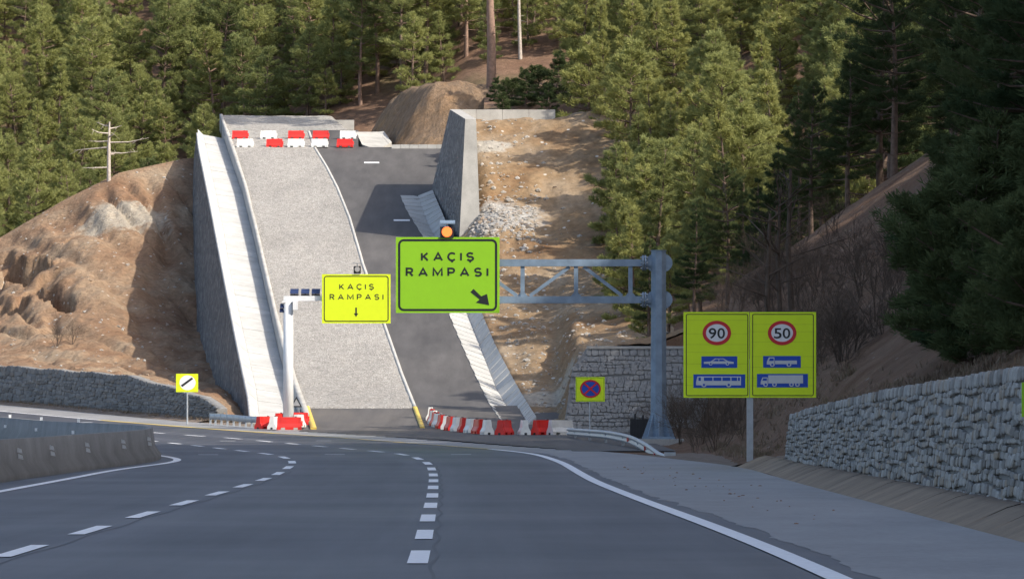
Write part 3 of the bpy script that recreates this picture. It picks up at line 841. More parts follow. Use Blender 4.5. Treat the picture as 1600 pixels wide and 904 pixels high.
# middle wall facing the road behind the gantry post
wm = empty('cut_stone_wall'); tag(wm, 'grey stone wall with a slanted left end behind the no stopping sign', 'wall')
MWY = 222.0
def mw_left(z): return float(np.interp(z, [.3, 3.5, 4.5], [2.36, 2.8, 3.5]))
MW = lambda u, v: (u, MWY-.05+.06*(v-.4), v)
obj('wall_core', [(2.3, MWY, 0), (10.6, MWY, 0), (10.6, MWY+.25, 4.5), (3.5, MWY+.25, 4.5), (2.8, MWY+.2, 3.5),
                  (2.3, MWY+.9, 0), (10.6, MWY+.9, 0), (10.6, MWY+.9, 4.5), (3.5, MWY+.9, 4.5), (2.8, MWY+.9, 3.5)],
    [(0, 1, 2, 3, 4), (3, 2, 7, 8), (4, 3, 8, 9), (0, 4, 9, 5)], M['mortar_light'], wm)
obj('coping', [(3.45, MWY+.12, 4.52), (10.6, MWY+.12, 4.52), (10.6, MWY+.9, 4.54), (3.45, MWY+.9, 4.54), (3.45, MWY+.12, 4.4), (10.6, MWY+.12, 4.4)], [(0, 1, 2, 3), (0, 4, 5, 1)], M['wall_concrete'], wm)
st = stones(MW, Vector((0, -1, 0)), 2.3, 10.5, lambda u: .3, lambda u: 4.42, (.16, .42), (.11, .22), .016, rg, lambda u, v: u-.12 > mw_left(v))
lay(wm, st, M['stone_mid'], lambda t: (t[2].x > 7.5, -t[2].z))
# left wall below the spoil slope
wl_ = empty('left_stone_wall'); tag(wl_, 'long low dark stone wall below the dirt slope on the left', 'wall')
sa, sb = s_of_Y(244), s_of_Y(318)
def LW(u, v):
    p = along(u, WALL_OFF+.06*(v-1)); return (float(p[0]), float(p[1]), v)
def lw_top(u): return float(wall_top(along(u, WALL_OFF)[1]))+.04*math.sin(u*.8)
ss = np.arange(sa, sb, .8)
P = np.stack([np.stack([np.array(LW(u, 0.2)), np.array(LW(u, lw_top(u)-.03)), np.array(LW(u, lw_top(u)-.03))+np.array([.55, .2, 0]), np.array(LW(u, .2))+np.array([.6, .2, 0])]) for u in ss])
put('wall_core', mesh_grid('wall_core', P, M['mortar'], False), wl_)
obj('wall_end', list(P[0]), [(0, 1, 2, 3)], M['mortar'], wl_)
st = stones(LW, Vector((-.93, -.33, 0)), sa, sb-1, lambda u: .9, lw_top, (.5, 1.0), (.2, .36), .06, rg)
lay(wl_, st, M['stone_dark'], lambda t: -t[2].z+abs(t[2].y-262)*.3, 280)
o = ribbon('verge', s_of_Y(224), s_of_Y(262), [7.3, 8.5, 14.5], [-.004, .02, .05], M['verge'], 1.0, None, 'structure')
# strip of earth at the foot of the left wall
Pst = np.stack([along(ss, 7.2, -.01), along(ss, 7.6, .10), along(ss, 8.35, .16)], 1)
Pst[..., 2] += .07*(vnoise(ss[:, None]*.7, np.array([[0., 3., 7.]]))-.3)
o = put('verge', mesh_grid('verge', Pst, M['verge'])); o['kind'] = 'structure'
sr = np.arange(s_of_Y(28), s_of_Y(150), .5); og = off_G(np.interp(sr, _arc, _yy))
vz = sstep(127.5, 124.2, np.interp(sr, _arc, _yy))
Pst = np.stack([along(sr, og+.78-.9*(1-vz), .305*vz-.03), along(sr, og+1.0, .02+.29*vz), along(sr, og+1.9, .05+.31*vz)], 1)
Pst[..., 2] += .04*(vnoise(sr[:, None]*.9, np.array([[0., 3., 7.]]))-.5)
o = put('verge', mesh_grid('verge', Pst, M['verge'])); o['kind'] = 'structure'

# ------------------------------------------------------------------ median barrier
med = empty('median_barrier'); tag(med, 'curved grey concrete median barrier with white reflectors at the left', 'barrier')
prof = [(-.34, -.1), (-.34, .12), (-.17, .36), (-.10, .90), (.10, .90), (.17, .36), (.34, .12), (.34, -.1)]
sv = np.arange(s_of_Y(40), S1-4, 1.0); mo = off_M(np.interp(sv, _arc, _yy))
put('barrier_body', mesh_grid('barrier_body', np.stack([along(sv, mo+a, b) for a, b in prof], 1), M['barrier_concrete'], False), med)
def reflector_pair(s, side):
    MO = float(off_M(np.interp(s, _arc, _yy)))
    for zz in (.52, .66):
        c = along(s, MO+side*(.165-.06*(zz-.5)/.36+.02), zz)
        t = along(s+.3, MO, 0)-along(s-.3, MO, 0); t = t/np.linalg.norm(t); rgt = np.array([t[1], -t[0], 0])*side
        a = c-t*.07+np.array([0, 0, -.06]); vs = [a, a+rgt*.11+np.array([0, 0, -.02]), a+rgt*.09+np.array([0, 0, .07]), a+np.array([0, 0, .10])]
        vs += [w+t*.05 for w in vs]
        obj('reflector', vs, [(0, 1, 2, 3), (7, 6, 5, 4), (0, 4, 5, 1), (1, 5, 6, 2), (2, 6, 7, 3), (3, 7, 4, 0)], M['reflector_grey'], med)
for Yv in (108, 115, 122, 129, 136): reflector_pair(s_of_Y(Yv), 1)
for Yv in (176, 190, 204):
    MO = float(off_M(Yv))
    c = along(s_of_Y(Yv), MO, .90)
    MB().box(c[0]-.05, c[0]+.05, c[1]-.03, c[1]+.03, c[2]-.02, c[2]+.13).build('reflector', M['reflector'], med)
    c = along(s_of_Y(Yv), MO-.20, .55)
    MB().box(c[0]-.05, c[0]+.05, c[1]-.03, c[1]+.03, c[2]-.07, c[2]+.05).build('reflector', M['reflector'], med)

# ------------------------------------------------------------------ plastic barriers
def barrier_mesh(mat):
    L = .59; H = .60
    pr = [(.21, 0), (.21, .13), (.12, .30), (.085, .60)]
    xs = [(-L, -.50, 0), (-.50, -.40, 0), (-.40, -.20, .10), (-.20, .20, 0), (.20, .40, .10), (.40, .50, 0), (.50, L, 0)]
    mb = MB()
    for i, (a, b, zb) in enumerate(xs):
        ins = .012 if i in (1, 5) else 0
        sec = []
        for (w, z) in pr:
            sec.append((w-ins, max(z, zb)))
        ring = [(w, z) for w, z in sec]+[(-w, z) for w, z in reversed(sec)]
        taper = lambda x, z: x*(1-.05*(z/.6)) if abs(x) > .55 else x
        n = len(ring)
        vs = [(taper(a, z), w, z) for w, z in ring]+[(taper(b, z), w, z) for w, z in ring]
        mb.add(vs, [(k, (k+1) % n, n+(k+1) % n, n+k) for k in range(n)]+[tuple(range(n)), tuple(range(2*n-1, n-1, -1))])
    me = mesh_of('barrier_body', mb.v, mb.f, mat)
    bm = bmesh.new(); bm.from_mesh(me); bmesh.ops.recalc_face_normals(bm, faces=bm.faces); bm.to_mesh(me); bm.free()
    return me
def cap_mesh():
    return MB().tube((.3, 0, .595), (.3, 0, .63), .05, .05, 8)
BM = {'red': barrier_mesh(M['red_plastic']), 'white': barrier_mesh(M['white_plastic'])}
_c = cap_mesh(); CAPM = mesh_of('filler_cap', _c.v, _c.f, M['black_plastic'])
LUGV = MB().box(.575, .635, -.05, .05, .18, .42); LUG = {k: mesh_of('coupling_lug', LUGV.v, LUGV.f, M[k+'_plastic']) for k in ('red', 'white')}
HOLEV = MB().box(-.605, -.585, -.05, .05, .0, .085); HOLE = mesh_of('end_socket', HOLEV.v, HOLEV.f, M['black_plastic'])
def barrier(colr, loc, rz, label, group, sc=1.0):
    o = empty('plastic_barrier', loc, rz, label, 'barrier', group); o.scale = (sc, sc, sc)
    put('barrier_body', BM[colr], o); put('filler_cap', CAPM, o); put('coupling_lug', LUG[colr], o); put('end_socket', HOLE, o)
    return o
def y_on_ramp(py):
    yv = np.arange(215, 354, .05); return float(yv[np.argmin(abs(HOR-F*(Zr(yv)-CAMH)/yv-py))])
def on_ramp(px, py):
    y = y_on_ramp(py); return ((px-800)*y/F, y, float(Zr(y))+.02)
ords = ['leftmost', 'second from left', 'middle', 'fourth from left', 'rightmost']
for i, (c, px) in enumerate((('red', 375), ('white', 419.5), ('red', 462.5), ('red', 501), ('white', 543.5))):
    p = on_ramp(px, 217.5)
    barrier(c, p, math.radians(random.uniform(-4, 4)), f'{c} plastic barrier, {ords[i]} of the back row across the ramp top', 'barriers across the ramp top')
for i, (c, px) in enumerate((('white', 383), ('red', 429), ('white', 462.5), ('white', 499.5), ('red', 539))):
    p = on_ramp(px, 230.5)
    barrier(c, p, math.radians(random.uniform(-5, 5)), f'{c} plastic barrier, {ords[i]} of the front row across the ramp top', 'barriers across the ramp top')
# row along the yellow kerb at the foot of the service road
A = np.array([(761-800)*215/F, 215.0]); B = np.array([(673-800)*240.5/F, 240.5])
ordn = ['nearest', 'second nearest', 'third nearest', 'fourth nearest', 'fifth nearest', 'sixth nearest', 'seventh nearest', 'eighth nearest', 'ninth nearest', 'tenth nearest', 'eleventh nearest', 'twelfth nearest', 'farthest']
for i in range(13):
    t = i/12; p = A*(1-t)+B*t; p = p+np.array([-.55*math.sin(math.pi*t), 0])
    c = 'white' if i % 2 == 0 else 'red'
    barrier(c, (p[0], p[1], float(Zr(p[1]))), math.radians(97+random.uniform(-7, 7)-3*t), f'{c} plastic barrier, {ordn[i]} in the curved row beside the yellow kerb', 'barriers in the curved row', 1.1)
for c, px, rz, lab in (('red', 788, 70, 'red plastic barrier standing alone right of the curved row'), ('white', 819, 96, 'greyish white plastic barrier standing at the foot of the chute'),
                       ('red', 849, 52, 'dull red plastic barrier between two white ones near the guardrail'), ('white', 876, 40, 'white plastic barrier touching the left end of the right guardrail')):
    Yv = 215.0; x = (px-800)*Yv/F
    barrier(c, (x, Yv, float(Zr(Yv))-.01), math.radians(rz), lab, 'barriers at the foot of the chute', 1.1)
# cluster round the left gantry post
for c, px, Yv, rz, lab in (('red', 452, 227.3, 2, 'bright red plastic barrier in front of the white gantry post'),
                           ('white', 428, 228.6, 82, 'white plastic barrier seen end on left of the white gantry post'),
                           ('red', 413.5, 229.0, 60, 'dark red plastic barrier seen end on next to the left guardrail'),
                           ('red', 463, 233.5, 4, 'red plastic barrier behind the white gantry post under the triangle'),
                           ('white', 467, 230.3, 78, 'white plastic barrier seen end on right of the white gantry post'),
                           ('red', 437, 232.5, 80, 'red plastic barrier seen end on just behind the white gantry post')):
    barrier(c, ((px-800)*Yv/F, Yv, float(Zr(Yv))+(.06 if Yv > 230 else 0)), math.radians(rz), lab, 'barriers round the left gantry post')

# ------------------------------------------------------------------ signs
def text_mesh(body, w, cap, bold=.012, spacing=1.25):
    """flat lettering fitted to width w and capital height cap, centred on the letters, lying in x,z facing -y"""
    cu = bpy.data.curves.new('lettering', 'FONT'); cu.body = body; cu.size = 1.0; cu.space_character = spacing; cu.offset = bold
    cu.resolution_u = 4
    o = bpy.data.objects.new('lettering', cu); COL.objects.link(o)
    dg = bpy.context.evaluated_depsgraph_get(); dg.update()
    me = bpy.data.meshes.new_from_object(o.evaluated_get(dg))
    bpy.data.objects.remove(o); bpy.data.curves.remove(cu)
    me.materials.clear()
    co = np.array([v.co[:] for v in me.vertices])
    x0, x1 = co[:, 0].min(), co[:, 0].max(); hc = .729
    nx = (co[:, 0]-(x0+x1)/2)*w/(x1-x0); nz = (co[:, 1]/hc-.5)*cap
    for v, a, b in zip(me.vertices, nx, nz): v.co = (a, 0, b)
    me.update(); return me
def lettering(body, w, cap, x, y, z, mat, parent, bold=.012, spacing=1.25):
    me = text_mesh(body, w, cap, bold, spacing); me.materials.append(mat)
    return put('lettering', me, parent, (x, y, z))
def bow(cx, cy, rx, ry, a0, a1, n=12): return [(cx+rx*math.cos(math.radians(a0+(a1-a0)*k/n)), cy+ry*math.sin(math.radians(a0+(a1-a0)*k/n))) for k in range(n+1)]
_S = bow(.38, .74, .36, .26, 25, 250, 10)+bow(.38, .26, .38, .26, 75, -155, 11)
GLYPH = {'K': (.78, [[(0, 0), (0, 1)], [(.02, .38), (.72, 1)], [(.24, .56), (.76, 0)]]), 'A': (1.0, [[(0, 0), (.5, 1), (1.0, 0)], [(.19, .3), (.81, .3)]]),
         'Ç': (.84, [bow(.48, .5, .48, .5, 42, 318, 16), [(.48, 0), (.52, -.12), (.40, -.22)]]), 'I': (0, [[(0, 0), (0, 1)]]), 'Ş': (.76, [_S, [(.38, 0), (.42, -.12), (.30, -.22)]]), 'S': (.76, [_S]),
         'R': (.76, [[(0, 0), (0, 1), (.42, 1)]+bow(.44, .74, .28, .26, 90, -90, 8)+[(0, .48)], [(.38, .48), (.76, 0)]]), 'M': (1.06, [[(0, 0), (0, 1), (.53, .18), (1.06, 1), (1.06, 0)]]),
         'P': (.74, [[(0, 0), (0, 1), (.42, 1)]+bow(.44, .72, .30, .28, 90, -90, 8)+[(0, .44)]])}
def letters(body, w, cap, x, y, z, mat, parent, t):
    h = cap-t; ws = [GLYPH[c][0]*h*1.07 for c in body]; gap = (w-t*len(body)-sum(ws))/(len(body)-1); cx = x-w/2+t/2
    for c, gw in zip(body, ws):
        mb = MB(); k_ = 0
        for pl in GLYPH[c][1]:
            P_ = [Vector((a*h*1.07, b*h)) for a, b in pl]; n = len(P_); L = []; R_ = []
            for i in range(n):
                d0 = (P_[i]-P_[i-1]).normalized() if i else (P_[1]-P_[0]).normalized(); d1 = (P_[i+1]-P_[i]).normalized() if i < n-1 else d0
                n0 = Vector((-d0.y, d0.x)); n1 = Vector((-d1.y, d1.x)); m_ = n0+n1
                m_ = m_/max(m_.length, 1e-6); f = min(1.7, 1/max(.3, m_.dot(n1))); e = Vector((0, 0))
                if i == 0: e = -d1*t*.0
                L.append(P_[i]+m_*f*t/2); R_.append(P_[i]-m_*f*t/2)
            mb.add([(q.x, -.0006*k_, q.y) for q in L]+[(q.x, -.0006*k_, q.y) for q in R_], [(n+i, n+i+1, i+1, i) for i in range(n-1)]); k_ += 1
        obj('letter', mb.v, mb.f, mat, parent, loc=(cx, y, z-h/2)); cx += gw+t+gap
def rrect(x0, x1, z0, z1, r, n=5):
    pts = []
    for cx, cz, a in ((x1-r, z1-r, 0), (x0+r, z1-r, 90), (x0+r, z0+r, 180), (x1-r, z0+r, 270)):
        for k in range(n+1):
            t = math.radians(a+90*k/n); pts.append((cx+r*math.cos(t), cz+r*math.sin(t)))
    return pts
def frame(name, x0, x1, z0, z1, r, w, y, mat, parent):
    o_ = rrect(x0, x1, z0, z1, r); i_ = rrect(x0+w, x1-w, z0+w, z1-w, max(.005, r-w)); n = len(o_)
    vs = [(a, y, b) for a, b in o_]+[(a, y, b) for a, b in i_]
    return obj(name, vs, [(k, (k+1) % n, n+(k+1) % n, n+k) for k in range(n)], mat, parent)
def plate(name, pts, y, mat, parent, th=.0):
    if th: return MB().poly(pts, y, y+th).build(name, mat, parent)
    return obj(name, [(a, y, b) for a, b in pts], [tuple(range(len(pts)))], mat, parent)
def ell(cx, cz, rx, rz, n=36): return [(cx+rx*math.cos(2*math.pi*k/n), cz+rz*math.sin(2*math.pi*k/n)) for k in range(n)]
def ring(name, cx, cz, rx, rz, w, y, mat, parent, n=36):
    a = ell(cx, cz, rx, rz, n); b = ell(cx, cz, rx-w, rz-w, n)
    return obj(name, [(p, y, q) for p, q in a]+[(p, y, q) for p, q in b], [(k, (k+1) % n, n+(k+1) % n, n+k) for k in range(n)], mat, parent)
def rect(x0, x1, z0, z1): return [(x0, z0), (x1, z0), (x1, z1), (x0, z1)]

# right gantry with the large lime sign
GY = 185.0; gs = F/GY
gx, gz = (1029-800)/gs, float(G(GY))+.05
ga = empty('gantry', (gx, GY, gz)); tag(ga, 'blue grey steel cantilever gantry carrying the large lime sign', 'gantry')
def gl(px, py): return ((px-800)/gs-gx, CAMH+(HOR-py)/gs-gz)
zt = gl(0, 392)[1]
MB().tube((0, 0, .25), (0, 0, zt), .33, .30, 8).build('post', M['steel_blue'], ga)
MB().tube((0, 0, zt), (0, 0, zt+.03), .33, .33, 8).build('post_cap', M['steel_blue'], ga)
MB().box(-.62, .62, -.62, .62, .16, .25).build('base_plate', M['steel_blue'], ga)
MB().box(-.95, .95, -.95, .95, -.6, .16).build('footing', M['kerb'], ga)
for a in range(8):
    t = math.radians(45*a); c, s_ = math.cos(t), math.sin(t)
    p = [Vector((c*.28, s_*.28, .25)), Vector((c*.6, s_*.6, .25)), Vector((c*.6, s_*.6, .30)), Vector((c*.29, s_*.29, 1.15))]
    n_ = Vector((-s_, c, 0))*.015
    obj('gusset', [q+n_ for q in p]+[q-n_ for q in p], [(0, 1, 2, 3), (7, 6, 5, 4), (1, 5, 6, 2), (2, 6, 7, 3)], M['steel_blue'], ga)
z_top = gl(0, 410.5)[1]; z_bot = gl(0, 468)[1]; xs0 = gl(1014, 0)[0]; xe = gl(650, 0)[0]
for zc in (z_top, z_bot):
    MB().bar((xs0-.28, 0, zc), (xe, 0, zc), .26, .27).build('chord', M['steel_blue'], ga)
    MB().poly(ell(.02, zc, .52, .40, 24), -.05, .05).build('collar_plate', M['steel_blue'], ga)
    o = MB(); o.tube((xs0-.26, 0, zc), (xs0-.20, 0, zc), .30, .30, 12); o.build('flange', M['steel_blue'], ga)
    o = MB(); o.tube((xs0-.17, 0, zc), (xs0-.11, 0, zc), .30, .30, 12); o.build('flange', M['steel_blue'], ga)
    for k in range(6):
        t = 2*math.pi*k/6; 
        MB().tube((xs0-.33, .24*math.cos(t), zc+.24*math.sin(t)), (xs0-.04, .24*math.cos(t), zc+.24*math.sin(t)), .028, .028, 5).build('bolt', M['galv'], ga)
    MB().bar((xs0-.12, 0, zc), (-.1, 0, zc), .24, .26).build('arm_stub', M['steel_blue'], ga)
zu, zl = z_top-.13, z_bot+.13
for px in (985, 900, 816.5, 733, 660):
    x = gl(px, 0)[0]; MB().bar((x, 0, zl), (x, 0, zu), .16, .16).build('upright', M['steel_blue'], ga)
    MB().poly([(x-.22, zl-.02), (x+.22, zl-.02), (x+.1, zl+.13), (x-.1, zl+.13)], -.03, .03).build('node_plate', M['steel_blue'], ga)
for (a, b) in ((972, 912), (828, 890), (808, 745), (668, 724)):
    MB().bar((gl(a, 0)[0], 0, zl+.02), (gl(b, 0)[0], 0, zu-.02), .12, .13).build('diagonal', M['steel_blue'], ga)
x0, z0 = gl(619, 489); x1, z1 = gl(780.5, 371); ysn = -.45
sp = MB().poly(rect(x0, x1, z0, z1), ysn, ysn+.06).build('sign_panel', M['lime'], ga)
o_ = gl(622.5, 486), gl(777, 374)
frame('border', o_[0][0], o_[1][0], o_[0][1], o_[1][1], .22, .085, ysn-.006, M['black'], sp)
a, b = gl(699.5, 401.5); letters('KAÇIŞ', 83/gs, 14.5/gs, a, ysn-.006, b, M['black'], sp, 3.0/gs)
a, b = gl(698.8, 425.5); letters('RAMPASI', 129/gs, 14.5/gs, a, ysn-.006, b, M['black'], sp, 3.0/gs)
ar = [(735, 456.5), (740, 451.5), (752, 463), (761, 459.3), (764.5, 477), (743.5, 473), (749.5, 468)]
ar = [gl(*q) for q in ar]
plate('arrow', ar, ysn-.006, M['black'], sp)
for zc in (z_top, z_bot):
    for px in (640, 700, 760):
        x = gl(px, 0)[0]; MB().bar((x, ysn+.06, zc), (x, -.1, zc), .08, .08).build('bracket', M['galv'], ga)
lx, lz = gl(698.5, 363)
lh = MB().box(lx-.26, lx+.26, ysn-.05, ysn+.16, lz-.22, lz+.20).build('warning_lamp', M['black_plastic'], ga)
MB().tube((lx, ysn-.10, lz), (lx, ysn-.052, lz), .185, .2, 20).build('lens', M['amber_lit'], lh)
MB().bar((lx, ysn+.05, lz+.2), (lx, ysn+.05, lz+.34), .05, .05).build('stalk', M['galv'], lh)
sx, sz = gl(699.5, 347); obj('solar_panel', [(sx-.29, ysn-.14, sz-.05), (sx+.29, ysn-.14, sz-.05), (sx+.29, ysn+.14, sz+.06), (sx-.29, ysn+.14, sz+.06),
    (sx-.29, ysn-.14, sz-.09), (sx+.29, ysn-.14, sz-.09), (sx+.29, ysn+.14, sz+.02), (sx-.29, ysn+.14, sz+.02)], [(0, 1, 2, 3), (0, 4, 5, 1), (1, 5, 6, 2), (3, 2, 6, 7), (0, 3, 7, 4), (7, 6, 5, 4)], M['steel_blue'], lh)

# left gantry with the smaller yellow sign
HY = 230.0; hs = F/HY
hx, hz = (450.5-800)/hs, float(Zr(HY))+.02
hg = empty('gantry', (hx, HY, hz)); tag(hg, 'white steel cantilever gantry with solar panels carrying the smaller yellow sign', 'gantry')
def hl(px, py): return ((px-800)/hs-hx, CAMH+(HOR-py)/hs-hz)
zt = hl(0, 468)[1]
MB().tube((0, 0, 0), (0, 0, zt), .26, .225, 10).build('post', M['white_post'], hg, True)
MB().box(-.5, .5, -.5, .5, -.6, .12).build('footing', M['kerb'], hg)
MB().box(-.36, .36, -.36, .36, .12, .17).build('base_plate', M['white_post'], hg)
za = hl(0, 466)[1]
MB().bar((-.22, 0, za), (hl(600, 0)[0], 0, za), .26, .24).build('arm', M['white_post'], hg)
MB().box(-.30, .30, -.2, .2, za-.21, za-.125).build('arm_flange', M['white_post'], hg)
a = hl(458, 470); b = hl(465.5, 484); MB().box(a[0], b[0], -.36, .0, b[1], a[1]).build('control_box', M['white_post'], hg)
def solar(px, py, w, d, parent):
    x, z = hl(px, py); t = math.radians(33)
    c, s_ = math.cos(t)*d/2, math.sin(t)*d/2
    vs = [(x-w/2, -c, z-s_), (x+w/2, -c, z-s_), (x+w/2, c, z+s_), (x-w/2, c, z+s_)]
    vs += [(q[0], q[1]+.03, q[2]-.04) for q in vs]
    o = obj('solar_panel', vs, [(0, 1, 2, 3), (0, 4, 5, 1), (1, 5, 6, 2), (3, 2, 6, 7), (0, 3, 7, 4), (7, 6, 5, 4)], M['solar'], parent)
    return o
for px in (460, 477, 493.5):
    solar(px, 454.5, .40, .42, hg)
    x = hl(px, 0)[0]; MB().bar((x, 0, za+.1), (x, 0, hl(0, 455.5)[1]), .06, .06).build('solar_stand', M['black_plastic'], hg)
    MB().box(x-.2, x+.2, -.12, .12, za+.125, za+.19).build('panel_shade', M['black_plastic'], hg)  # black block put in for the dark shading beneath each solar panel
solar(443.5, 477, .36, .34, hg); solar(442.5, 484, .34, .30, hg)
x0, z0 = hl(503.5, 505); x1, z1 = hl(610.5, 428.5); ysn = -.35
sp = MB().poly(rect(x0, x1, z0, z1), ysn, ysn+.06).build('sign_panel', M['sign_yellow'], hg)
o_ = hl(506.5, 502.5), hl(607.5, 431)
frame('border', o_[0][0], o_[1][0], o_[0][1], o_[1][1], .14, .045, ysn-.006, M['black'], sp)
a, b = hl(557.5, 448); letters('KAÇIŞ', 54/hs, 9.0/hs, a, ysn-.006, b, M['black'], sp, 1.5/hs)
a, b = hl(557.5, 464); letters('RAMPASI', 84/hs, 9.0/hs, a, ysn-.006, b, M['black'], sp, 1.5/hs)
ar = [hl(*q) for q in [(555.6, 480.5), (558, 480.5), (558, 489.5), (560.3, 489.5), (556.8, 495), (553.3, 489.5), (555.6, 489.5)]]
plate('arrow', ar, ysn-.006, M['black'], sp)
for px in (530, 585):
    x = hl(px, 0)[0]; MB().bar((x, ysn+.06, za), (x, -.1, za), .08, .08).build('bracket', M['white_post'], hg)
lx, lz = hl(558.5, 421)
lh = MB().box(lx-.17, lx+.17, ysn-.05, ysn+.12, lz-.20, lz+.16).build('warning_lamp', M['black_plastic'], hg)
MB().tube((lx, ysn-.09, lz), (lx, ysn-.052, lz), .12, .13, 18).build('lens', M['lens_grey'], lh)
MB().bar((lx, ysn+.05, lz+.16), (lx, ysn+.05, lz+.27), .04, .04).build('stalk', M['galv'], lh)
MB().box(lx-.22, lx+.22, ysn-.1, ysn+.12, lz+.27, lz+.31).build('solar_panel', M['panel_back'], lh)

# speed limit board
VY = 130.0; vs_ = F/VY
vx, vz = (1172-800)/vs_, CAMH+(HOR-704)/vs_
sb_ = empty('speed_sign', (vx, VY, vz)); tag(sb_, 'yellow green double speed limit board for 90 and 50 on one post', 'sign')
def vl(px, py): return ((px-800)/vs_-vx, CAMH+(HOR-py)/vs_-vz)
MB().bar((0, .10, -.4), (0, .10, vl(0, 560)[1]), .17, .14).build('post', M['galv'], sb_)
def pic(pts): return [vl(1060+a/3.765, 480+b/3.765) for a, b in pts]
def pc(cx, cy, r): 
    a = vl(1060+cx/3.765, 480+cy/3.765); return ell(a[0], a[1], r/3.765/vs_*1.08, r/3.765/vs_*.95, 18)
for nm, X0, X1, num, dcx in (('left', 30, 416.5, '90', 226), ('right', 420.5, 810, '50', 610)):
    q0 = vl(1060+X0/3.765, 480+530/3.765); q1 = vl(1060+X1/3.765, 480+27/3.765)
    pn = MB().poly(rect(q0[0], q1[0], q0[1], q1[1]), 0, .04).build('sign_panel', M['lime_pale'], sb_)
    f0 = vl(1060+(X0+14)/3.765, 480+520/3.765); f1 = vl(1060+(X1-6 if nm == 'left' else X1-14)/3.765, 480+38/3.765)
    frame('border', f0[0], f1[0], f0[1], f1[1], .05, .022, -.004, M['black'], pn)
    c = vl(1060+dcx/3.765, 480+150/3.765); rx, rz = 84/3.765/vs_, 72/3.765/vs_
    plate('disc', ell(c[0], c[1], rx-.02, rz-.02), -.004, M['sign_white'], pn)
    ring('disc_ring', c[0], c[1], rx, rz, .092, -.008, M['sign_red'], pn)
    for dg_, dxx in ((num[0], -25.5), (num[1], 25.5)):
        lettering(dg_, 45/3.765/vs_, 62/3.765/vs_, c[0]+dxx/3.765/vs_, -.010, c[1], M['black'], pn, .012, 1.0).name = 'digit'
    for k in range(1, 8):       # lap joints of the aluminium planks
        zz = q0[1]+(q1[1]-q0[1])*(k/8+.03*random.uniform(-1, 1))
        obj('plank_joint', [(q0[0]+.03, -.002, zz), (q1[0]-.03, -.002, zz), (q1[0]-.03, -.002, zz+.008), (q0[0]+.03, -.002, zz+.008)], [(0, 1, 2, 3)], M['joint'], pn)
    bl = M['sign_blue']; sg = M['sign_grey']
    def wheels(pp, xs, y, r):
        for x in xs:
            plate('wheel', pc(x, y, r), -.016, sg, pp); plate('hub', pc(x, y, r*.5), -.020, bl, pp)
    if nm == 'left':
        p1 = plate('car_plate', pic([(135, 355), (346, 355), (346, 287), (135, 287)]), -.004, bl, pn)
        plate('car_body', pic([(150, 331), (150, 319), (190, 317), (215, 300), (265, 300), (292, 315), (325, 320), (325, 331)]), -.008, sg, p1)
        plate('car_window', pic([(202, 315), (219, 304), (236, 304), (236, 316)]), -.012, bl, p1); plate('car_window', pic([(240, 316), (240, 304), (262, 304), (280, 315)]), -.012, bl, p1)
        wheels(p1, (190, 288), 331, 10)
        p2 = plate('bus_plate', pic([(88, 473), (393, 473), (393, 393), (88, 393)]), -.004, bl, pn)
        plate('bus_body', pic([(104, 457), (104, 437), (112, 405), (368, 405), (368, 457)]), -.008, sg, p2)
        for a, b in ((118, 132), (150, 200), (206, 253), (259, 306), (312, 345), (350, 362)):
            plate('bus_window', pic([(a, 431), (b, 431), (b, 411), (a, 411)]), -.012, bl, p2)
        wheels(p2, (150, 296), 455, 14)
    else:
        p1 = plate('lorry_plate', pic([(498, 354), (720, 354), (720, 285), (498, 285)]), -.004, bl, pn)
        plate('cab', pic([(520, 335), (520, 318), (532, 293), (565, 293), (565, 335)]), -.008, sg, p1)
        plate('cab_window', pic([(533, 314), (538, 299), (560, 299), (560, 314)]), -.012, bl, p1)
        plate('lorry_bed', pic([(568, 333), (697, 333), (697, 312), (568, 312)]), -.008, sg, p1)
        wheels(p1, (552, 650), 336, 13)
        p2 = plate('trailer_plate', pic([(462, 470), (762, 470), (762, 390), (462, 390)]), -.004, bl, pn)
        plate('cab', pic([(484, 452), (484, 436), (494, 411), (525, 411), (525, 452)]), -.008, sg, p2)
        plate('cab_window', pic([(494, 430), (499, 416), (520, 416), (520, 430)]), -.012, bl, p2)
        plate('trailer_box', pic([(528, 446), (733, 446), (733, 398), (528, 398)]), -.008, sg, p2)
        wheels(p2, (513, 565, 665, 700), 453, 13)

# no stopping sign
NY = 204.0; ns = F/NY; nx, nz = (922-800)/ns, float(Zr(NY))
no = empty('no_stopping_sign', (nx, NY, nz)); tag(no, 'square lime no stopping sign with red cross on a thin post', 'sign')
def nl(px, py): return ((px-800)/ns-nx, CAMH+(HOR-py)/ns-nz)
MB().tube((0, .06, -.4), (0, .06, nl(0, 592)[1]), .045, .045, 8).build('post', M['galv'], no)
q0, q1 = nl(899.5, 627), nl(945, 588.5)
pn = MB().poly(rect(q0[0], q1[0], q0[1], q1[1]), 0, .03).build('sign_panel', M['lime_pale'], no)
frame('border', q0[0]+.03, q1[0]-.03, q0[1]+.03, q1[1]-.03, .03, .02, -.004, M['lime'], pn)
c = nl(922.5, 607); rx, rz = 16.3/ns, 14.2/ns
plate('disc', ell(c[0], c[1], rx-.02, rz-.02), -.006, M['sign_blue'], pn)
ring('disc_ring', c[0], c[1], rx, rz, .075, -.010, M['sign_red'], pn)
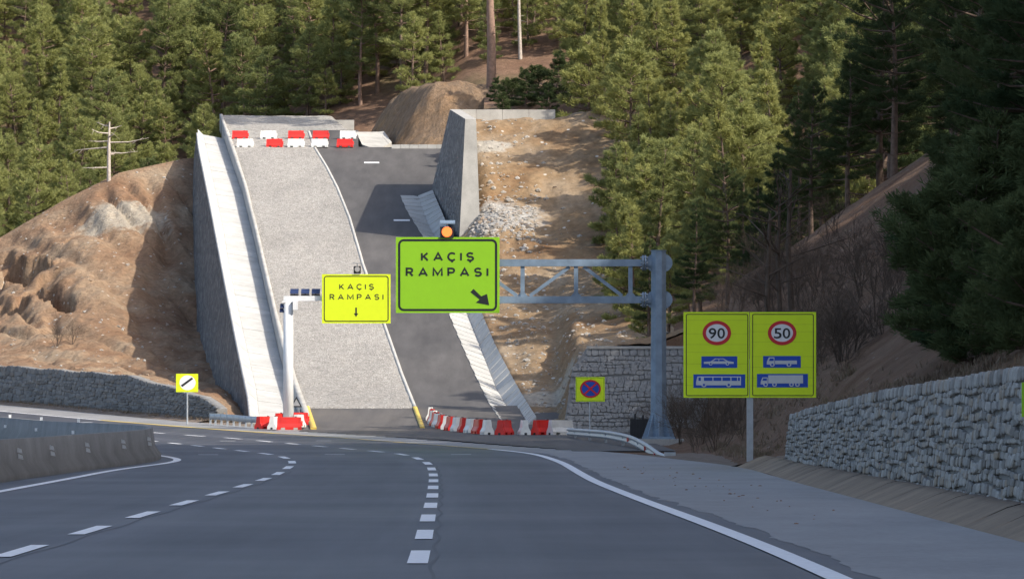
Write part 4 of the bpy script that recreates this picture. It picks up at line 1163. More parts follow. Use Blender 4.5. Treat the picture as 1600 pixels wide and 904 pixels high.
for k, sg_ in enumerate((1, -1)):
    d = Vector((rx*.68, 0, rz*.68*sg_)); n_ = Vector((-d.z, 0, d.x)).normalized()*.036; cc = Vector((c[0], -.014-.003*k, c[1]))
    w_ = n_*1.5; obj('cross_edge', [cc-d-w_+Vector((0, .002+.003*k, 0)), cc+d-w_+Vector((0, .002+.003*k, 0)), cc+d+w_+Vector((0, .002+.003*k, 0)), cc-d+w_+Vector((0, .002+.003*k, 0))], [(0, 1, 2, 3)], M['sign_white'], pn) if False else None
    obj('cross_bar', [cc-d-n_, cc+d-n_, cc+d+n_, cc-d+n_], [(0, 1, 2, 3)], M['sign_red'], pn)

# end of restriction sign by the left wall
EY = 243.0; es = F/EY; ex_, ez = (292.5-800)/es, float(G(EY))+.1
en = empty('end_of_limit_sign', (ex_, EY, ez)); tag(en, 'small yellow sign with white disc and black diagonal bar on the left', 'sign')
def el(px, py): return ((px-800)/es-ex_, CAMH+(HOR-py)/es-ez)
MB().tube((0, .05, -.3), (0, .05, el(0, 588)[1]), .045, .045, 8).build('post', M['galv'], en)
q0, q1 = el(275, 612), el(309.5, 583.5)
pn = MB().poly(rect(q0[0], q1[0], q0[1], q1[1]), 0, .03).build('sign_panel', M['sign_yellow'], en)
c = el(293, 597.5); plate('disc', ell(c[0], c[1], 12.6/es, 11.6/es), -.004, M['sign_white'], pn)
p = [el(*q) for q in [(282.5, 601.5), (299.5, 589.2), (302.0, 591.4), (285, 604)]]
plate('diagonal_bar', p, -.008, M['black'], pn)

# marker plate at the extreme right
MY = 60.0; ms = F/MY
mk = empty('marker_sign', ((1609-800)/ms, MY, .2)); tag(mk, 'narrow lime marker plate cut off by the right picture edge', 'sign')
MB().tube((0, .03, -.2), (0, .03, 1.45), .03, .03, 8).build('post', M['galv'], mk)
MB().poly(rect(-.10, .16, 1.25, 1.68), 0, .02).build('sign_panel', M['lime'], mk)

# warning triangle by the left gantry
TY = 235.0
tp = at(462.5, 619, TY); tr = empty('warning_triangle', (tp[0], TY, float(Zr(TY)))); tag(tr, 'dark backed triangular warning sign propped behind the red barriers on the left', 'sign')
hz_ = tp[2]-float(Zr(TY))
plate('back_plate', [(-.27, hz_-.52), (.30, hz_-.52), (.02, hz_)], 0, M['black_plastic'], tr, .03)
frame_pts = [(-.18, hz_-.46), (.21, hz_-.46), (.02, hz_-.12)]
plate('stiffener', frame_pts, -.006, M['panel_back'], tr)
MB().tube((-.2, .05, 0), (-.1, .02, hz_-.5), .02, .02, 6).build('leg', M['galv'], tr)
MB().tube((.24, .05, 0), (.12, .02, hz_-.5), .02, .02, 6).build('leg', M['galv'], tr)

# ------------------------------------------------------------------ guardrails
def guardrail(name, pts, label, posts, zg, nrm_side, refl=()):
    """pts: list of rail centre points"""
    root = empty(name, (pts[0][0], pts[0][1], 0)); tag(root, label, 'guardrail'); org = Vector(root.location)
    prof = [(-.00, -.155), (.07, -.12), (.07, -.06), (.0, -.02), (.0, .02), (.07, .06), (.07, .12), (.0, .155), (-.02, .155), (-.02, -.155)]
    n = len(pts); rows = []
    sub = []
    A = np.array(pts); tt = np.arange(n); fine = np.linspace(0, n-1, (n-1)*5+1)
    B = np.stack([np.interp(fine, tt, A[:, k]) for k in range(3)], 1)
    if len(B) > 8:
        kk = np.array([1, 2, 3, 2, 1])/9; Bp = np.concatenate([B[:1].repeat(2, 0), B, B[-1:].repeat(2, 0)]); B = np.stack([np.convolve(Bp[:, k], kk, 'valid') for k in range(3)], 1)
    for i in range(len(B)):
        d = B[min(i+1, len(B)-1)]-B[max(i-1, 0)]; d = d/np.linalg.norm(d); nn = np.array([d[1], -d[0], 0])*nrm_side; nn /= np.linalg.norm(nn)
        rows.append([B[i]+nn*a+np.array([0, 0, b])-np.array(org) for a, b in prof+prof[:1]])
    put('rail', mesh_grid('rail', np.array(rows), M['galv'], False), root)
    for t in posts:
        k = t*(len(B)-1); i = int(k); p = B[i]*(1-(k-i))+B[min(i+1, len(B)-1)]*(k-i)-np.array(org); g = zg(p[1]+org.y)
        if p[2]-g > .12:
            MB().box(p[0]-.05, p[0]+.05, p[1]+.02, p[1]+.14, g-.3, p[2]+.12).build('post', M['galv'], root)
    for t in refl:
        k = t*(len(B)-1); i = int(k); p = B[i]; d = B[min(i+1, len(B)-1)]-B[i]; d /= np.linalg.norm(d); nn = np.array([d[1], -d[0], 0])*nrm_side; nn /= np.linalg.norm(nn)
        c = p+nn*.05-np.array(org); 
        vs = [c-d*.25+np.array([0, 0, -.07]), c+d*.25+np.array([0, 0, -.07]), c+d*.25+np.array([0, 0, .07]), c-d*.25+np.array([0, 0, .07])]
        vs += [w+nn*.05 for w in vs]
        obj('reflector', vs, [(0, 1, 2, 3), (7, 6, 5, 4), (0, 4, 5, 1), (1, 5, 6, 2), (2, 6, 7, 3), (3, 7, 4, 0)], M['red_reflector'], root)
    return root
def P3(px, py, Y, dz=-.15):
    a = at(px, py, Y); return (a[0], a[1], a[2]+dz)
rr = guardrail('guardrail', [P3(1043, 716, 147, -.05), P3(1030, 709, 150, -.1), P3(1012, 693, 160), P3(985, 679, 172), P3(950, 672.5, 185), P3(915, 670, 197), P3(885, 668, 207)],
    'bent steel guardrail with red reflectors turned down to the ground on the right', (.3, .42, .55, .68, .8, .92), lambda y: float(G(y)), -1, (.2, .36, .5))
a, b = (at(1043, 716, 147), at(1030, 709, 150))
MB().poly(rect(-.12, .22, -.10, .26), -.25, .02).build('end_terminal', M['galv'], rr, loc=(0.02, -.02, rr.children[0].location.z+at(1043, 716, 147)[2]-.06))
guardrail('guardrail', [P3(326, 645, 241), P3(345, 646, 239.5), P3(365, 647.5, 237.5), P3(385, 649.5, 235.3), P3(404, 650.5, 233)],
    'short steel guardrail at the foot of the ramp on the left', (.02, .14, .26, .38, .5, .62, .74, .86, .98), lambda y: float(G(y)), -1)

# electrical cabinet beside the right gantry
cb = empty('electrical_cabinet', ((1000-800)*190/F, 190, float(G(190))-.05)); tag(cb, 'dark ribbed metal cabinet left of the gantry post', 'cabinet')
MB().box(-.40, .40, -.2, .25, .1, 1.0).build('body', M['cabinet'], cb)
for k in range(7): MB().box(-.40+.12*k, -.36+.12*k, -.24, -.2, .12, .98).build('rib', M['cabinet'], cb)
MB().box(.42, .75, .05, .25, .1, .9).build('side_box', M['cabinet'], cb)
MB().tube((-.2, 0, 1.0), (-.2, 0, 1.2), .04, .04, 6).build('vent_pipe', M['cabinet'], cb)
MB().tube((.08, 0, 1.0), (.12, 0, 1.15), .05, .03, 6).build('vent_pipe', M['cabinet'], cb)
MB().box(-.5, .8, -.3, .35, -.4, .1).build('plinth', M['kerb'], cb)

# ------------------------------------------------------------------ vegetation
def tubes_mesh(name, segs, mat, n=5):
    """segs: list of (a, b, r0, r1)"""
    vs = []; fs = []
    for a, b, r0, r1 in segs:
        a = np.asarray(a, float); b = np.asarray(b, float); d = b-a; L = np.linalg.norm(d)
        if L < 1e-6: continue
        d /= L; u = np.cross(d, [0, 0, 1.0] if abs(d[2]) < .9 else [1.0, 0, 0]); u /= np.linalg.norm(u); w = np.cross(d, u)
        k0 = len(vs)
        for p, r in ((a, r0), (b, r1)):
            for k in range(n):
                t = 2*math.pi*k/n; vs.append(p+u*(r*math.cos(t))+w*(r*math.sin(t)))
        fs += [(k0+k, k0+(k+1) % n, k0+n+(k+1) % n, k0+n+k) for k in range(n)]
    return mesh_of(name, vs, fs, mat, True)

def pine(seed, H, cb, R, form, mat, bark, tuft=1.0, blade=(.36, .025), lean=0.03, whorl=.8, nb=5, K=21, deadlow=True):
    """returns (trunk mesh, crown mesh). form: 'round', 'cone', 'flat'"""
    rg = np.random.default_rng(seed)
    r0 = .014*H+.05
    bend = rg.normal(0, lean, 2)*H
    def axis(z):
        t = z/H; return np.array([bend[0]*t*t+.08*math.sin(t*7+seed), bend[1]*t*t+.08*math.cos(t*5+seed), z])
    segs = []; zs = np.linspace(-.6, H*.98, 12)
    for a, b in zip(zs[:-1], zs[1:]):
        segs.append((axis(max(a, 0))*[1, 1, 0]+[0, 0, a], axis(max(b, 0))*[1, 1, 0]+[0, 0, b], r0*(1-.92*max(a, 0)/H), r0*(1-.92*max(b, 0)/H)))
    z0 = cb*H
    if deadlow:
        z = max(.8, z0*.35)
        while z < z0:
            az = rg.uniform(0, 2*math.pi); L = rg.uniform(.5, 1.5); p = axis(z)
            segs.append((p, p+np.array([math.cos(az)*L, math.sin(az)*L, rg.uniform(-.2, .2)]), .03, .008)); z += rg.uniform(.3, .8)
    C = []; O = []
    z = z0
    while z < H*.985:
        t = (z-z0)/(H-z0)
        if form == 'cone': pr = (1-t)**.85*(.75+.25*min(1, t*6))
        elif form == 'flat': pr = (.55+.75*t) if t < .55 else (.96*(1-(t-.55)/.5)**.55 if t < 1 else .2)
        else: pr = math.sqrt(max(0, 1-(2*t*.9-.62)**2/1.44))*(1 if t < .6 else (1-t)/.4*.6+.4)
        n = nb if t < .8 else 4; ph = rg.uniform(0, 2*math.pi)
        for k in range(n):
            if rg.random() < .12: continue
            az = ph+2*math.pi*k/n+rg.normal(0, .25); L = max(.3, R*pr*rg.uniform(.6, 1.2))
            el = math.radians(rg.uniform(-12, 8)+34*t)
            p = axis(z+rg.uniform(-.15, .15)); dh = np.array([math.cos(az), math.sin(az), 0]); side = np.array([-dh[1], dh[0], 0])
            tip = p+dh*L*math.cos(el)+np.array([0, 0, L*math.sin(el)+.12*L])
            mid = p+dh*L*.5*math.cos(el)+np.array([0, 0, L*.5*math.sin(el)])
            rb = .012+.012*L
            segs.append((p, mid, rb*1.5, rb)); segs.append((mid, tip, rb, .008))
            nt = int(max(4, 9*L*tuft)); f = rg.uniform(.28, 1.02, nt)**.8
            wdt = .34*L*np.sin(np.clip(f, 0, 1)*2.4+.2)*rg.uniform(-1, 1, nt)
            base = p[None]*(1-f[:, None])+tip[None]*f[:, None]
            base = base+side[None]*wdt[:, None]; base[:, 2] += rg.normal(.02, .06, nt)+.05*L*f*f
            C.append(base); O.append(np.repeat((dh*.75+np.array([0, 0, .65]))[None], nt, 0)+side[None]*(wdt/(.34*L+.01)*.5)[:, None])
        z += whorl*rg.uniform(.75, 1.25)*(1 if t < .7 else .7)
    C = np.concatenate(C); O = np.concatenate(O); n = len(C)
    D = rg.normal(0, .62, (n, K, 3))+O[:, None, :]; D /= np.linalg.norm(D, axis=2, keepdims=True)
    Ln = blade[0]*rg.uniform(.7, 1.35, (n, K, 1)); W = blade[1]*rg.uniform(.7, 1.3, (n, K, 1))
    S = np.cross(D, rg.normal(0, 1, (n, K, 3))); S /= np.linalg.norm(S, axis=2, keepdims=True)+1e-9
    A = C[:, None, :]+rg.normal(0, .05, (n, K, 3)); tipp = A+D*Ln; md = A+D*Ln*.45
    V = np.stack([A, md+S*W, tipp], 2).reshape(-1, 3, 3)
    V2 = np.stack([A, tipp, md-S*W], 2).reshape(-1, 3, 3)
    return tubes_mesh('trunk', segs, bark), mesh_tris('crown', np.concatenate([V, V2]), mat)

KIND = {}
def kinds(key, specs): KIND[key] = [pine(*a, **k) for a, k in specs]
kinds('hill', [((1, 11, .20, 2.3, 'round', M['needles_sun'], M['bark']), {}), ((2, 9.5, .14, 2.2, 'round', M['needles_sun'], M['bark']), {}),
               ((3, 12.5, .28, 2.5, 'flat', M['needles_sun'], M['bark_red']), {}), ((4, 10, .14, 2.2, 'cone', M['needles_sun'], M['bark']), {}),
               ((5, 13, .34, 2.6, 'flat', M['needles_sun'], M['bark']), {})])
kinds('young', [((11, 6.5, .06, 1.9, 'cone', M['needles_lime'], M['bark']), {}), ((12, 5.5, .08, 1.7, 'round', M['needles_lime'], M['bark']), {}), ((13, 7.5, .06, 2.0, 'cone', M['needles_sun'], M['bark']), {})])
kinds('sunny', [((21, 10, .10, 2.3, 'cone', M['needles_lime'], M['bark']), dict(tuft=1.2)), ((22, 11.5, .12, 2.5, 'cone', M['needles_lime'], M['bark']), dict(tuft=1.2)), ((23, 9, .10, 2.2, 'round', M['needles_lime'], M['bark']), dict(tuft=1.2)),
                ((24, 12, .22, 2.4, 'round', M['needles_sun'], M['bark']), dict(tuft=1.2))])
kinds('scrub', [((41, 3.2, .03, 1.5, 'round', M['needles_shade'], M['bark']), dict(tuft=2.4, blade=(.16, .012), K=32, whorl=.4, deadlow=False)), ((42, 4.0, .04, 1.5, 'cone', M['needles_shade'], M['bark']), dict(tuft=2.4, blade=(.16, .012), K=32, whorl=.4, deadlow=False))])
kinds('dark', [((31, 13, .26, 2.6, 'cone', M['needles_shade'], M['bark']), dict(tuft=2.0, blade=(.19, .014), K=30)), ((32, 14.5, .33, 2.7, 'round', M['needles_shade'], M['bark']), dict(tuft=2.0, blade=(.19, .014), K=30)),
               ((33, 11, .12, 2.7, 'cone', M['needles_shade'], M['bark']), dict(tuft=2.0, blade=(.19, .014), K=30))])
TREES = []
def tree(key, x, y, z, label, group, sc=1.0, i=None, name=None, sx=1.0):
    name = name or {'hill': 'pine_tree', 'young': 'young_pine', 'sunny': 'slope_pine', 'dark': 'shaded_pine', 'scrub': 'scrub_pine'}[key]
    tr, cr = KIND[key][RNG.integers(len(KIND[key])) if i is None else i]
    e = empty(name, (x, y, z-.1), float(RNG.uniform(0, 6.28)), label, 'tree', group); e.scale = (sc*sx, sc*sx, sc)
    put('trunk', tr, e); put('crown', cr, e); TREES.append((x, y)); return e
SIGN_C = np.array([-2.4, 185.0, 6.2]); SUNV = np.array(SUN[:])
def free(x, y, d):
    t = ((x-SIGN_C[0])*SUNV[0]+(y-SIGN_C[1])*SUNV[1])/(SUNV[0]**2+SUNV[1]**2)     # keep the gap through which the sun reaches the large sign
    if t > 0 and abs((x-SIGN_C[0])*SUNV[1]-(y-SIGN_C[1])*SUNV[0])/math.hypot(SUNV[0], SUNV[1]) < 7.5 and t < 75: return False
    for a, b in TREES:
        if (a-x)**2+(b-y)**2 < d*d: return False
    return True
def ztop(x, y):
    z = float(z_back(np.array(x), np.array(y)))
    return z
def pxy(x, y, z): return 800+x*F/y, HOR-(z-CAMH)*F/y

# single trees one can pick out
dt_p = at(170, 268, 347)
sg = []; rgd = np.random.default_rng(5)
Hd = 3.6
sg.append(((0, 0, -.8), (0, 0, 1.6), .17, .14)); sg.append(((0, 0, 1.6), (.05, 0, Hd), .14, .06))
for zz, az, L, up in ((.3, 3.3, 1.9, -.05), (1.35, .1, 2.1, .12), (1.75, 3.0, 2.6, -.2), (2.1, .05, 2.9, .35), (2.2, 3.2, 1.5, .0), (2.75, 3.6, 1.3, .25), (3.1, .4, 1.0, .25), (3.3, 2.6, 1.1, .3), (1.2, 1.2, 1.4, .2), (2.5, 5.0, 1.6, .2)):
    a = np.array((0, 0, zz)); b = a+np.array((math.cos(az)*L, math.sin(az)*L, up)); m_ = (a+b)/2+rgd.normal(0, .07, 3)
    sg += [(a, m_, .065, .045), (m_, b, .045, .012)]
    for k in range(3):
        q = m_+(b-m_)*rgd.uniform(.1, .9); sg.append((q, q+rgd.normal(0, .3, 3), .018, .006))
dead = empty('dead_tree', (dt_p[0], dt_p[1], dt_p[2]), 0, 'pale bare dead tree with stubby horizontal branches on the dirt ridge', 'tree')
put('trunk', tubes_mesh('trunk', sg, M['deadwood'], 6), dead)
def tall(px, py, Y, H, seed, label, cb, R, bark=M['bark_red'], f=1.0):
    p = at(px, py, Y); tr, cr = pine(seed, H, cb, R, 'flat', M['needles_sun'], bark, lean=.006)
    e = empty('pine_tree', (p[0], Y, p[2]-.1), 0, label, 'tree'); e.scale = (f, f, 1); put('trunk', tr, e); put('crown', cr, e); TREES.append((p[0], Y))
tall(766, 138, 352, 19, 51, 'tall pine with thick reddish bare trunk standing on the dirt mound', .55, 3.2, f=1.25)
tall(812, 112, 366, 14, 52, 'slim bare trunked pine right of the thick trunk on the mound', .5, 2.0, M['deadwood'], .75)
tall(658, 30, 420, 12, 53, 'slender pine with pale bare trunk high above the end of the ramp', .5, 2.2, M['deadwood'], .9)

# forest on the hillside behind
def front_rows():
    n = 0
    for x, y in RNG.uniform((-24, 372), (-4, 396), (2500, 2)):
        if n >= 46: break
        z = ztop(x, y); px, py = pxy(x, y, z)
        if px < 350 or px > 700 or (py > 215 and px < 560) or not free(x, y, 2.3): continue
        if abs(px-455) < 26 and abs(py-165) < 22: continue
        tree('young' if RNG.random() < .6 else 'hill', x, y, z, 'bushy pine '+where_far(px, y), 'bushy pines '+where_far(px, y), float(RNG.uniform(.6, .95))); n += 1
def where_far(px, y):
    a = ('above the left dirt crest' if px < 110 else 'above the dead tree' if px < 230 else 'up and left of the gravel heap' if px < 340 else 'straight behind the gravel heap' if px < 560
         else 'between the gravel heap and the dirt mound' if px < 690 else 'behind the dirt mound' if px < 800 else 'above the upper retaining wall')
    return ('in the front rows ' if y < 386 else 'midway up the slope ' if y < 408 else 'high on the slope ')+a
front_rows()
cand = RNG.uniform((-62, 357), (14, 446), (9000, 2)); n = 0
clear = [(20, 155, 45, 45), (210, 105, 50, 40), (455, 155, 38, 22), (30, 140, 30, 50), (540, 130, 25, 18)]
for x, y in cand:
    if n >= 300: break
    z = ztop(x, y); px, py = pxy(x, y, z)
    if px < -60 or px > 1000 or py < -95: continue
    if any(abs(px-cx) < w and abs(py-cy) < h for cx, cy, w, h in clear): continue
    if -26 < x < -9 and y < 374: continue
    if px > 285 and px < 350 and y < 380: continue
    if x > -11 and y < 366: continue
    dmin = 2.6 if y > 385 else 2.3
    if not free(x, y, dmin): continue
    yng = RNG.random() < (.5 if y < 395 else .2)
    tree('young' if yng else 'hill', x, y, z, ('young bushy pine ' if yng else 'tall pine ')+where_far(px, y),
         ('young pines ' if yng else 'pines ')+where_far(px, y), float(RNG.uniform(.52, .95)))
    n += 1
# trees right behind the dirt ridge on the left
n = 0
for x, y in RNG.uniform((-50, 350), (-22, 368), (1500, 2)):
    if n >= 26: break
    z = max(float(z_left(np.array(x), np.array(y), False)), ztop(x, y) if y > 357 else -9)
    if not free(x, y, 2.4): continue
    px, py = pxy(x, y, z)
    if 110 < px < 350 and y < 356: continue
    tree('young' if RNG.random() < .65 else 'hill', x, y, z, 'pine crowded behind the crest of the left dirt slope', 'pines behind the left dirt crest', float(RNG.uniform(.55, .85)))
    n += 1
# sunlit stand on the right
def where_right(px, y):
    a = ('directly right of the cut slope' if px < 985 else 'behind the gantry truss and post' if px < 1090 else 'above the speed limit board' if px < 1230 else 'towards the dark wood on the right')
    return ('low in the sunlit stand ' if y < 290 else 'halfway up the sunlit stand ' if y < 318 else 'high in the sunlit stand ')+a
n = 0
for x, y in RNG.uniform((2.5, 262), (34, 345), (8000, 2)):
    if n >= 130: break
    z = float(z_right(np.array(x), np.array(y), False)); px, py = pxy(x, y, z)
    if px < np.interp(py, [100, 200, 300, 400, 520], [900, 925, 925, 960, 960]) or px > 1500: continue
    if not free(x, y, 2.25): continue
    tree('sunny', x, y, z, 'pale green pine '+where_right(px, y), 'pines '+where_right(px, y), float(RNG.uniform(.5, .88)))
    n += 1
n = 0
for x, y in RNG.uniform((0, 326.5), (40, 356), (3000, 2)):
    if n >= 34: break
    z = ztop(x, y); px, py = pxy(x, y, z)
    if px < 905 or px > 1500 or not free(x, y, 2.6): continue
    tree('sunny', x, y, z, 'pale green pine '+where_right(px, y), 'pines '+where_right(px, y), float(RNG.uniform(.7, 1.05))); n += 1
# dark stand behind the crest of the near hill
n = 0
for x, y in RNG.uniform((6.0, 203), (31, 262), (4000, 2)):
    if n >= 40: break
    z = float(z_right(np.array(x), np.array(y), False)); px, py = pxy(x, y, z)
    if px < 960+max(0, (250-y))*.8 or px > 1640 or (x < 10.5 and y < 225) or not free(x, y, 2.8): continue
    top = np.interp(px, [960, 1060, 1180, 1260, 1330, 1420], [480, 360, 250, 170, 60, -120])+RNG.uniform(-50, 60)
    hgt = CAMH+(HOR-top)*y/F-z
    if hgt < 3.2: continue
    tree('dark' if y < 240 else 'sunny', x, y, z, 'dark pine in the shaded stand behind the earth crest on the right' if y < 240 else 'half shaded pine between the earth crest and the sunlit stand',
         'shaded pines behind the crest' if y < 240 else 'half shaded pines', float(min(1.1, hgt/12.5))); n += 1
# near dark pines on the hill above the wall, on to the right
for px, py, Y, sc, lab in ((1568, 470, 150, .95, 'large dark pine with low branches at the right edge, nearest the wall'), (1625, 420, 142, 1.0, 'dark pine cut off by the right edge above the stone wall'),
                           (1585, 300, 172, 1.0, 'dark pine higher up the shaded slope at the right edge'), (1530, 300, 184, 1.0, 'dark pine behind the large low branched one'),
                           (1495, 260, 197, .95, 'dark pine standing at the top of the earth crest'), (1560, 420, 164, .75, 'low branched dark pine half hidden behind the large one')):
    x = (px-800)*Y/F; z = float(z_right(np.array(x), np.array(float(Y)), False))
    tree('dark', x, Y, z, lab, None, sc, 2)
n = 0
for x, y in RNG.uniform((15, 95), (48, 206), (4000, 2)):
    if n >= 75: break
    px, py = pxy(x, y, 0)
    if px < 1490 or not free(x, y, 3.6): continue
    if x < 19 and y > 176: continue
    z = float(z_right(np.array(x), np.array(y), False))
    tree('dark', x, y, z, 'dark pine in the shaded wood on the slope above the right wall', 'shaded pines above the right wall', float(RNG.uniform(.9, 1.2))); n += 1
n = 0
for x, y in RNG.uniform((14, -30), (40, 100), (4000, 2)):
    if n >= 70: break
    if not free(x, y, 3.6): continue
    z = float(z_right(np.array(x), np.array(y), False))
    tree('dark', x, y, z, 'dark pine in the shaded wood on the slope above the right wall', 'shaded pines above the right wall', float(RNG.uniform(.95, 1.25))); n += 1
# scrubby pines covering the bank above the right wall
n = 0
for x, y in RNG.uniform((8.4, 62), (20, 186), (4000, 2)):
    if n >= 75: break
    z = float(z_right(np.array(x), np.array(y), False)); px, py = pxy(x, y, z)
    if px < 1490+max(0, 110-y)*.5 or px > 1650 or not free(x, y, 1.3): continue
    tree('scrub', x, y, z, 'scrubby dark pine '+('just' if x < 11.5 else 'well')+' above the right stone wall '+('by the picture edge' if px > 1530 else 'near the earth crest'),
         'scrubby pines '+('just' if x < 11.5 else 'well')+' above the wall '+('by the edge' if px > 1530 else 'inside'), float(RNG.uniform(.5, 1.15)), None, 'scrub_pine', 1.15); n += 1
# low dark bushes behind the upper wall
for px, py, Y, sc in ((785, 165, 333, .38), (800, 158, 338, .42), (822, 160, 336, .45), (842, 158, 340, .5), (858, 160, 334, .42), (872, 150, 338, .55), (775, 155, 345, .3)):
    p = at(px, py, Y); z = ztop(p[0], Y)
    tree('scrub', p[0], Y, max(z, p[2]-1.2), 'low dark pine bush in the hollow behind the upper retaining wall', 'pine bushes behind the upper wall', sc*1.5, None, 'pine_bush', 1.25)

# bare shrubs
def shrub(seed, H, mat):
    rg = np.random.default_rng(seed); segs = []
    def grow(p, d, L, r, lvl):
        q = p+d*L; segs.append((p, q, r, r*.65))
        if lvl == 0: return
        for k in range(rg.integers(3, 5) if lvl > 1 else 3):
            nd = d+rg.normal(0, .42, 3)+np.array([0, 0, .08]); nd /= np.linalg.norm(nd)
            grow(p+d*L*rg.uniform(.45, 1), nd, L*rg.uniform(.55, .8), r*.55, lvl-1)
    for k in range(6):
        d = np.array([rg.normal(0, .35), rg.normal(0, .35), 1]); d /= np.linalg.norm(d)
        grow(np.array([rg.normal(0, .12), rg.normal(0, .12), -.1]), d, H*.42, .016, 4)
    return tubes_mesh('stems', segs, mat, 3)
SH = [shrub(s, 2.2, M['twig']) for s in (61, 62, 63)]
n = 0
for px, Yl, Yh, cnt in ((1075, 168, 196, 6), (1120, 150, 196, 8), (1180, 150, 196, 14), (1240, 146, 196, 16), (1300, 138, 190, 14), (1360, 134, 180, 10), (1420, 130, 165, 6)):
    for k in range(cnt):
        Y = RNG.uniform(Yl, Yh); x = (px+RNG.uniform(-45, 45)-800)*Y/F; z = float(z_right(np.array(x), np.array(Y), True))
        e = empty('bare_shrub', (x, Y, z-.05), float(RNG.uniform(0, 6.28)), ('leafless brown shrub between the gantry post and the speed limit board' if px < 1130 else 'leafless brown shrub straight behind the speed limit board' if px < 1260 else 'leafless brown shrub on the bank right of the speed limit board'), 'shrub',
            'bare shrubs left of the board' if px < 1130 else 'bare shrubs behind the board' if px < 1260 else 'bare shrubs right of the board')
        s_ = float(RNG.uniform(.5, 1.3)); e.scale = (s_, s_, s_*RNG.uniform(.8, 1.1)); put('stems', SH[k % 3], e)
for px, py, Y in ((88, 530, 300), (112, 524, 301)):
    p = at(px, py, Y); z = float(z_left(np.array(p[0]), np.array(Y)))
    e = empty('bare_shrub', (p[0], Y, z), 0, 'thin leafless shrub low on the left dirt slope' + (', the left one' if px < 100 else ', the right one'), 'shrub', 'bare shrubs on the left slope'); e.scale = (.8, .8, .75); put('stems', SH[px % 3], e)
# trunks behind the speed board
for px, Y, r, lab in ((1206, 158, .12, 'thin dark bare trunk just right of the speed board post'), (1222, 166, .10, 'thin dark bare trunk nearer the right wall end'), (1238, 172, .13, 'leaning dark bare trunk at the end of the right wall')):
    x = (px-800)*Y/F; z = float(z_right(np.array(x), np.array(float(Y)), False))
    e = empty('bare_tree', (x, Y, z), 0, lab, 'tree')
    sg = [((0, 0, -.5), (-.15, 0, 2.2), r, r*.8), ((-.15, 0, 2.2), (-.05, .1, 5.0), r*.8, r*.4)]
    for k in range(14):
        zz = RNG.uniform(1.2, 4.8); a = np.array((-.1, 0, zz)); b = a+np.array((RNG.normal(0, .9), RNG.normal(0, .9), RNG.uniform(.3, 1.0))); sg.append((a, b, .03, .008))
        for q in range(3): c = a+(b-a)*RNG.uniform(.3, .9); sg.append((c, c+RNG.normal(0, .35, 3), .012, .004))
    put('trunk', tubes_mesh('trunk', sg, M['twig'], 6), e)

# dry grass along the top of the right wall and the bank
def grass(name, pts, h, mat, K=14):
    rg = np.random.default_rng(9); P = np.array(pts); n = len(P)
    D = rg.normal(0, .35, (n, K, 3)); D[..., 2] = 1; D /= np.linalg.norm(D, axis=2, keepdims=True)
    A = P[:, None, :]+rg.normal(0, .09, (n, K, 3))*[1, 1, .1]; S = np.cross(D, rg.normal(0, 1, (n, K, 3))); S /= np.linalg.norm(S, axis=2, keepdims=True)
    L = h*rg.uniform(.5, 1.3, (n, K, 1)); V = np.stack([A-S*.012, A+S*.012, A+D*L], 2).reshape(-1, 3, 3)
    o = put(name, mesh_tris(name, V, mat)); o['kind'] = 'stuff'; return o
pts = []
for k in range(900):
    y = RNG.uniform(62, 121); x = 7.4+abs(RNG.normal(0, .55)); pts.append((x, y, float(z_right(np.array(x), np.array(y)))-.02))
for k in range(350):
    y = RNG.uniform(131, 160); x = RNG.uniform(6.3, 9.5); pts.append((x, y, float(z_right(np.array(x), np.array(y)))-.02))
o = grass('dry_grass', pts, .17, M['dry_grass']); o['label'] = 'dry brown grass on the bank above the right stone wall'
pts = []
for k in range(260):
    s = RNG.uniform(s_of_Y(238), s_of_Y(315)); q = along(s, 7.6+RNG.uniform(0, .6)); pts.append((q[0], q[1], q[2]+.1))
o = grass('verge_grass', pts, .22, M['dry_grass']); o['label'] = 'dry tufts of grass at the foot of the left stone wall'

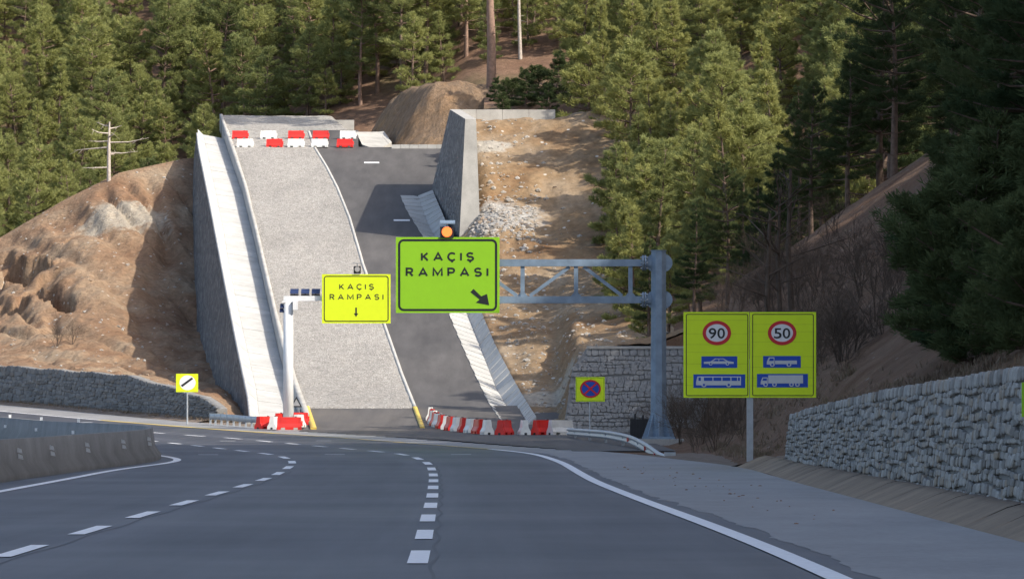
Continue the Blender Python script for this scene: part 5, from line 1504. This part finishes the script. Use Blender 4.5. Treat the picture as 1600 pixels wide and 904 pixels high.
# loose rocks
def rocks(name, pts, sizes, mat, label):
    mb = MB(); rg = random.Random(4)
    ico = [(0, 0, 1), (.9, 0, .4), (.28, .85, .4), (-.72, .53, .4), (-.72, -.53, .4), (.28, -.85, .4), (.72, .53, -.4), (-.28, .85, -.4), (-.9, 0, -.4), (-.28, -.85, -.4), (.72, -.53, -.4), (0, 0, -1)]
    fc = [(0,1,2),(0,2,3),(0,3,4),(0,4,5),(0,5,1),(1,6,2),(2,6,7),(2,7,3),(3,7,8),(3,8,4),(4,8,9),(4,9,5),(5,9,10),(5,10,1),(1,10,6),(11,7,6),(11,8,7),(11,9,8),(11,10,9),(11,6,10)]
    for p, s in zip(pts, sizes):
        sc = [s*rg.uniform(.6, 1.3), s*rg.uniform(.6, 1.3), s*rg.uniform(.4, .9)]
        mb.add([(p[0]+v[0]*sc[0]*rg.uniform(.8, 1.2), p[1]+v[1]*sc[1]*rg.uniform(.8, 1.2), p[2]+v[2]*sc[2]) for v in ico], fc)
    o = obj(name, mb.v, mb.f, mat); o['kind'] = 'stuff'; o['label'] = label; return o
pts = []; szs = []
for k in range(900):
    x = RNG.uniform(-48, -17); y = RNG.uniform(250, 350)
    if y < float(Yb(x))+1 or x > float(Xat(T_out, np.array(y), Zr(y)))-1.5: continue
    pts.append((x, y, float(z_left(np.array(x), np.array(y))))); szs.append(.04+.16*RNG.random()**4)
rocks('slope_rocks', pts, szs, M['rock'], 'pale stones scattered over the left dirt slope')
pts = []; szs = []
for k in range(1500):
    y = RNG.uniform(238, 323); x = float(Xat(T_cr, np.array(y), Zr(y)+.3))+.3+abs(RNG.normal(0, 3.2))
    if x > 8: continue
    b = .10 if (294 < y < 309 and x < 1.8) else .0
    pts.append((x, y, float(z_cut(np.array(x), np.array(y))))); szs.append(.04+b*RNG.random()+.16*RNG.random()**4)
for k in range(420):
    y = RNG.normal(301.5, 2.4); x = RNG.uniform(-2.6, 1.6)
    pts.append((x, y, float(z_cut(np.array(x), np.array(y))))); szs.append(RNG.uniform(.05, .2))
rocks('slope_rubble', pts, szs, M['rock'], 'grey rubble and stones lying on the right cut slope')
pts = []; szs = []
for k in range(46):
    s = RNG.uniform(s_of_Y(62), s_of_Y(125)); q = along(s, min(6.7, 4.9+abs(RNG.normal(0, .9)))); pts.append((q[0], q[1], q[2]+.01)); szs.append(RNG.uniform(.012, .035))
rocks('road_debris', pts, szs, M['bark_red'], 'small reddish crumbs of debris on the right concrete shoulder')
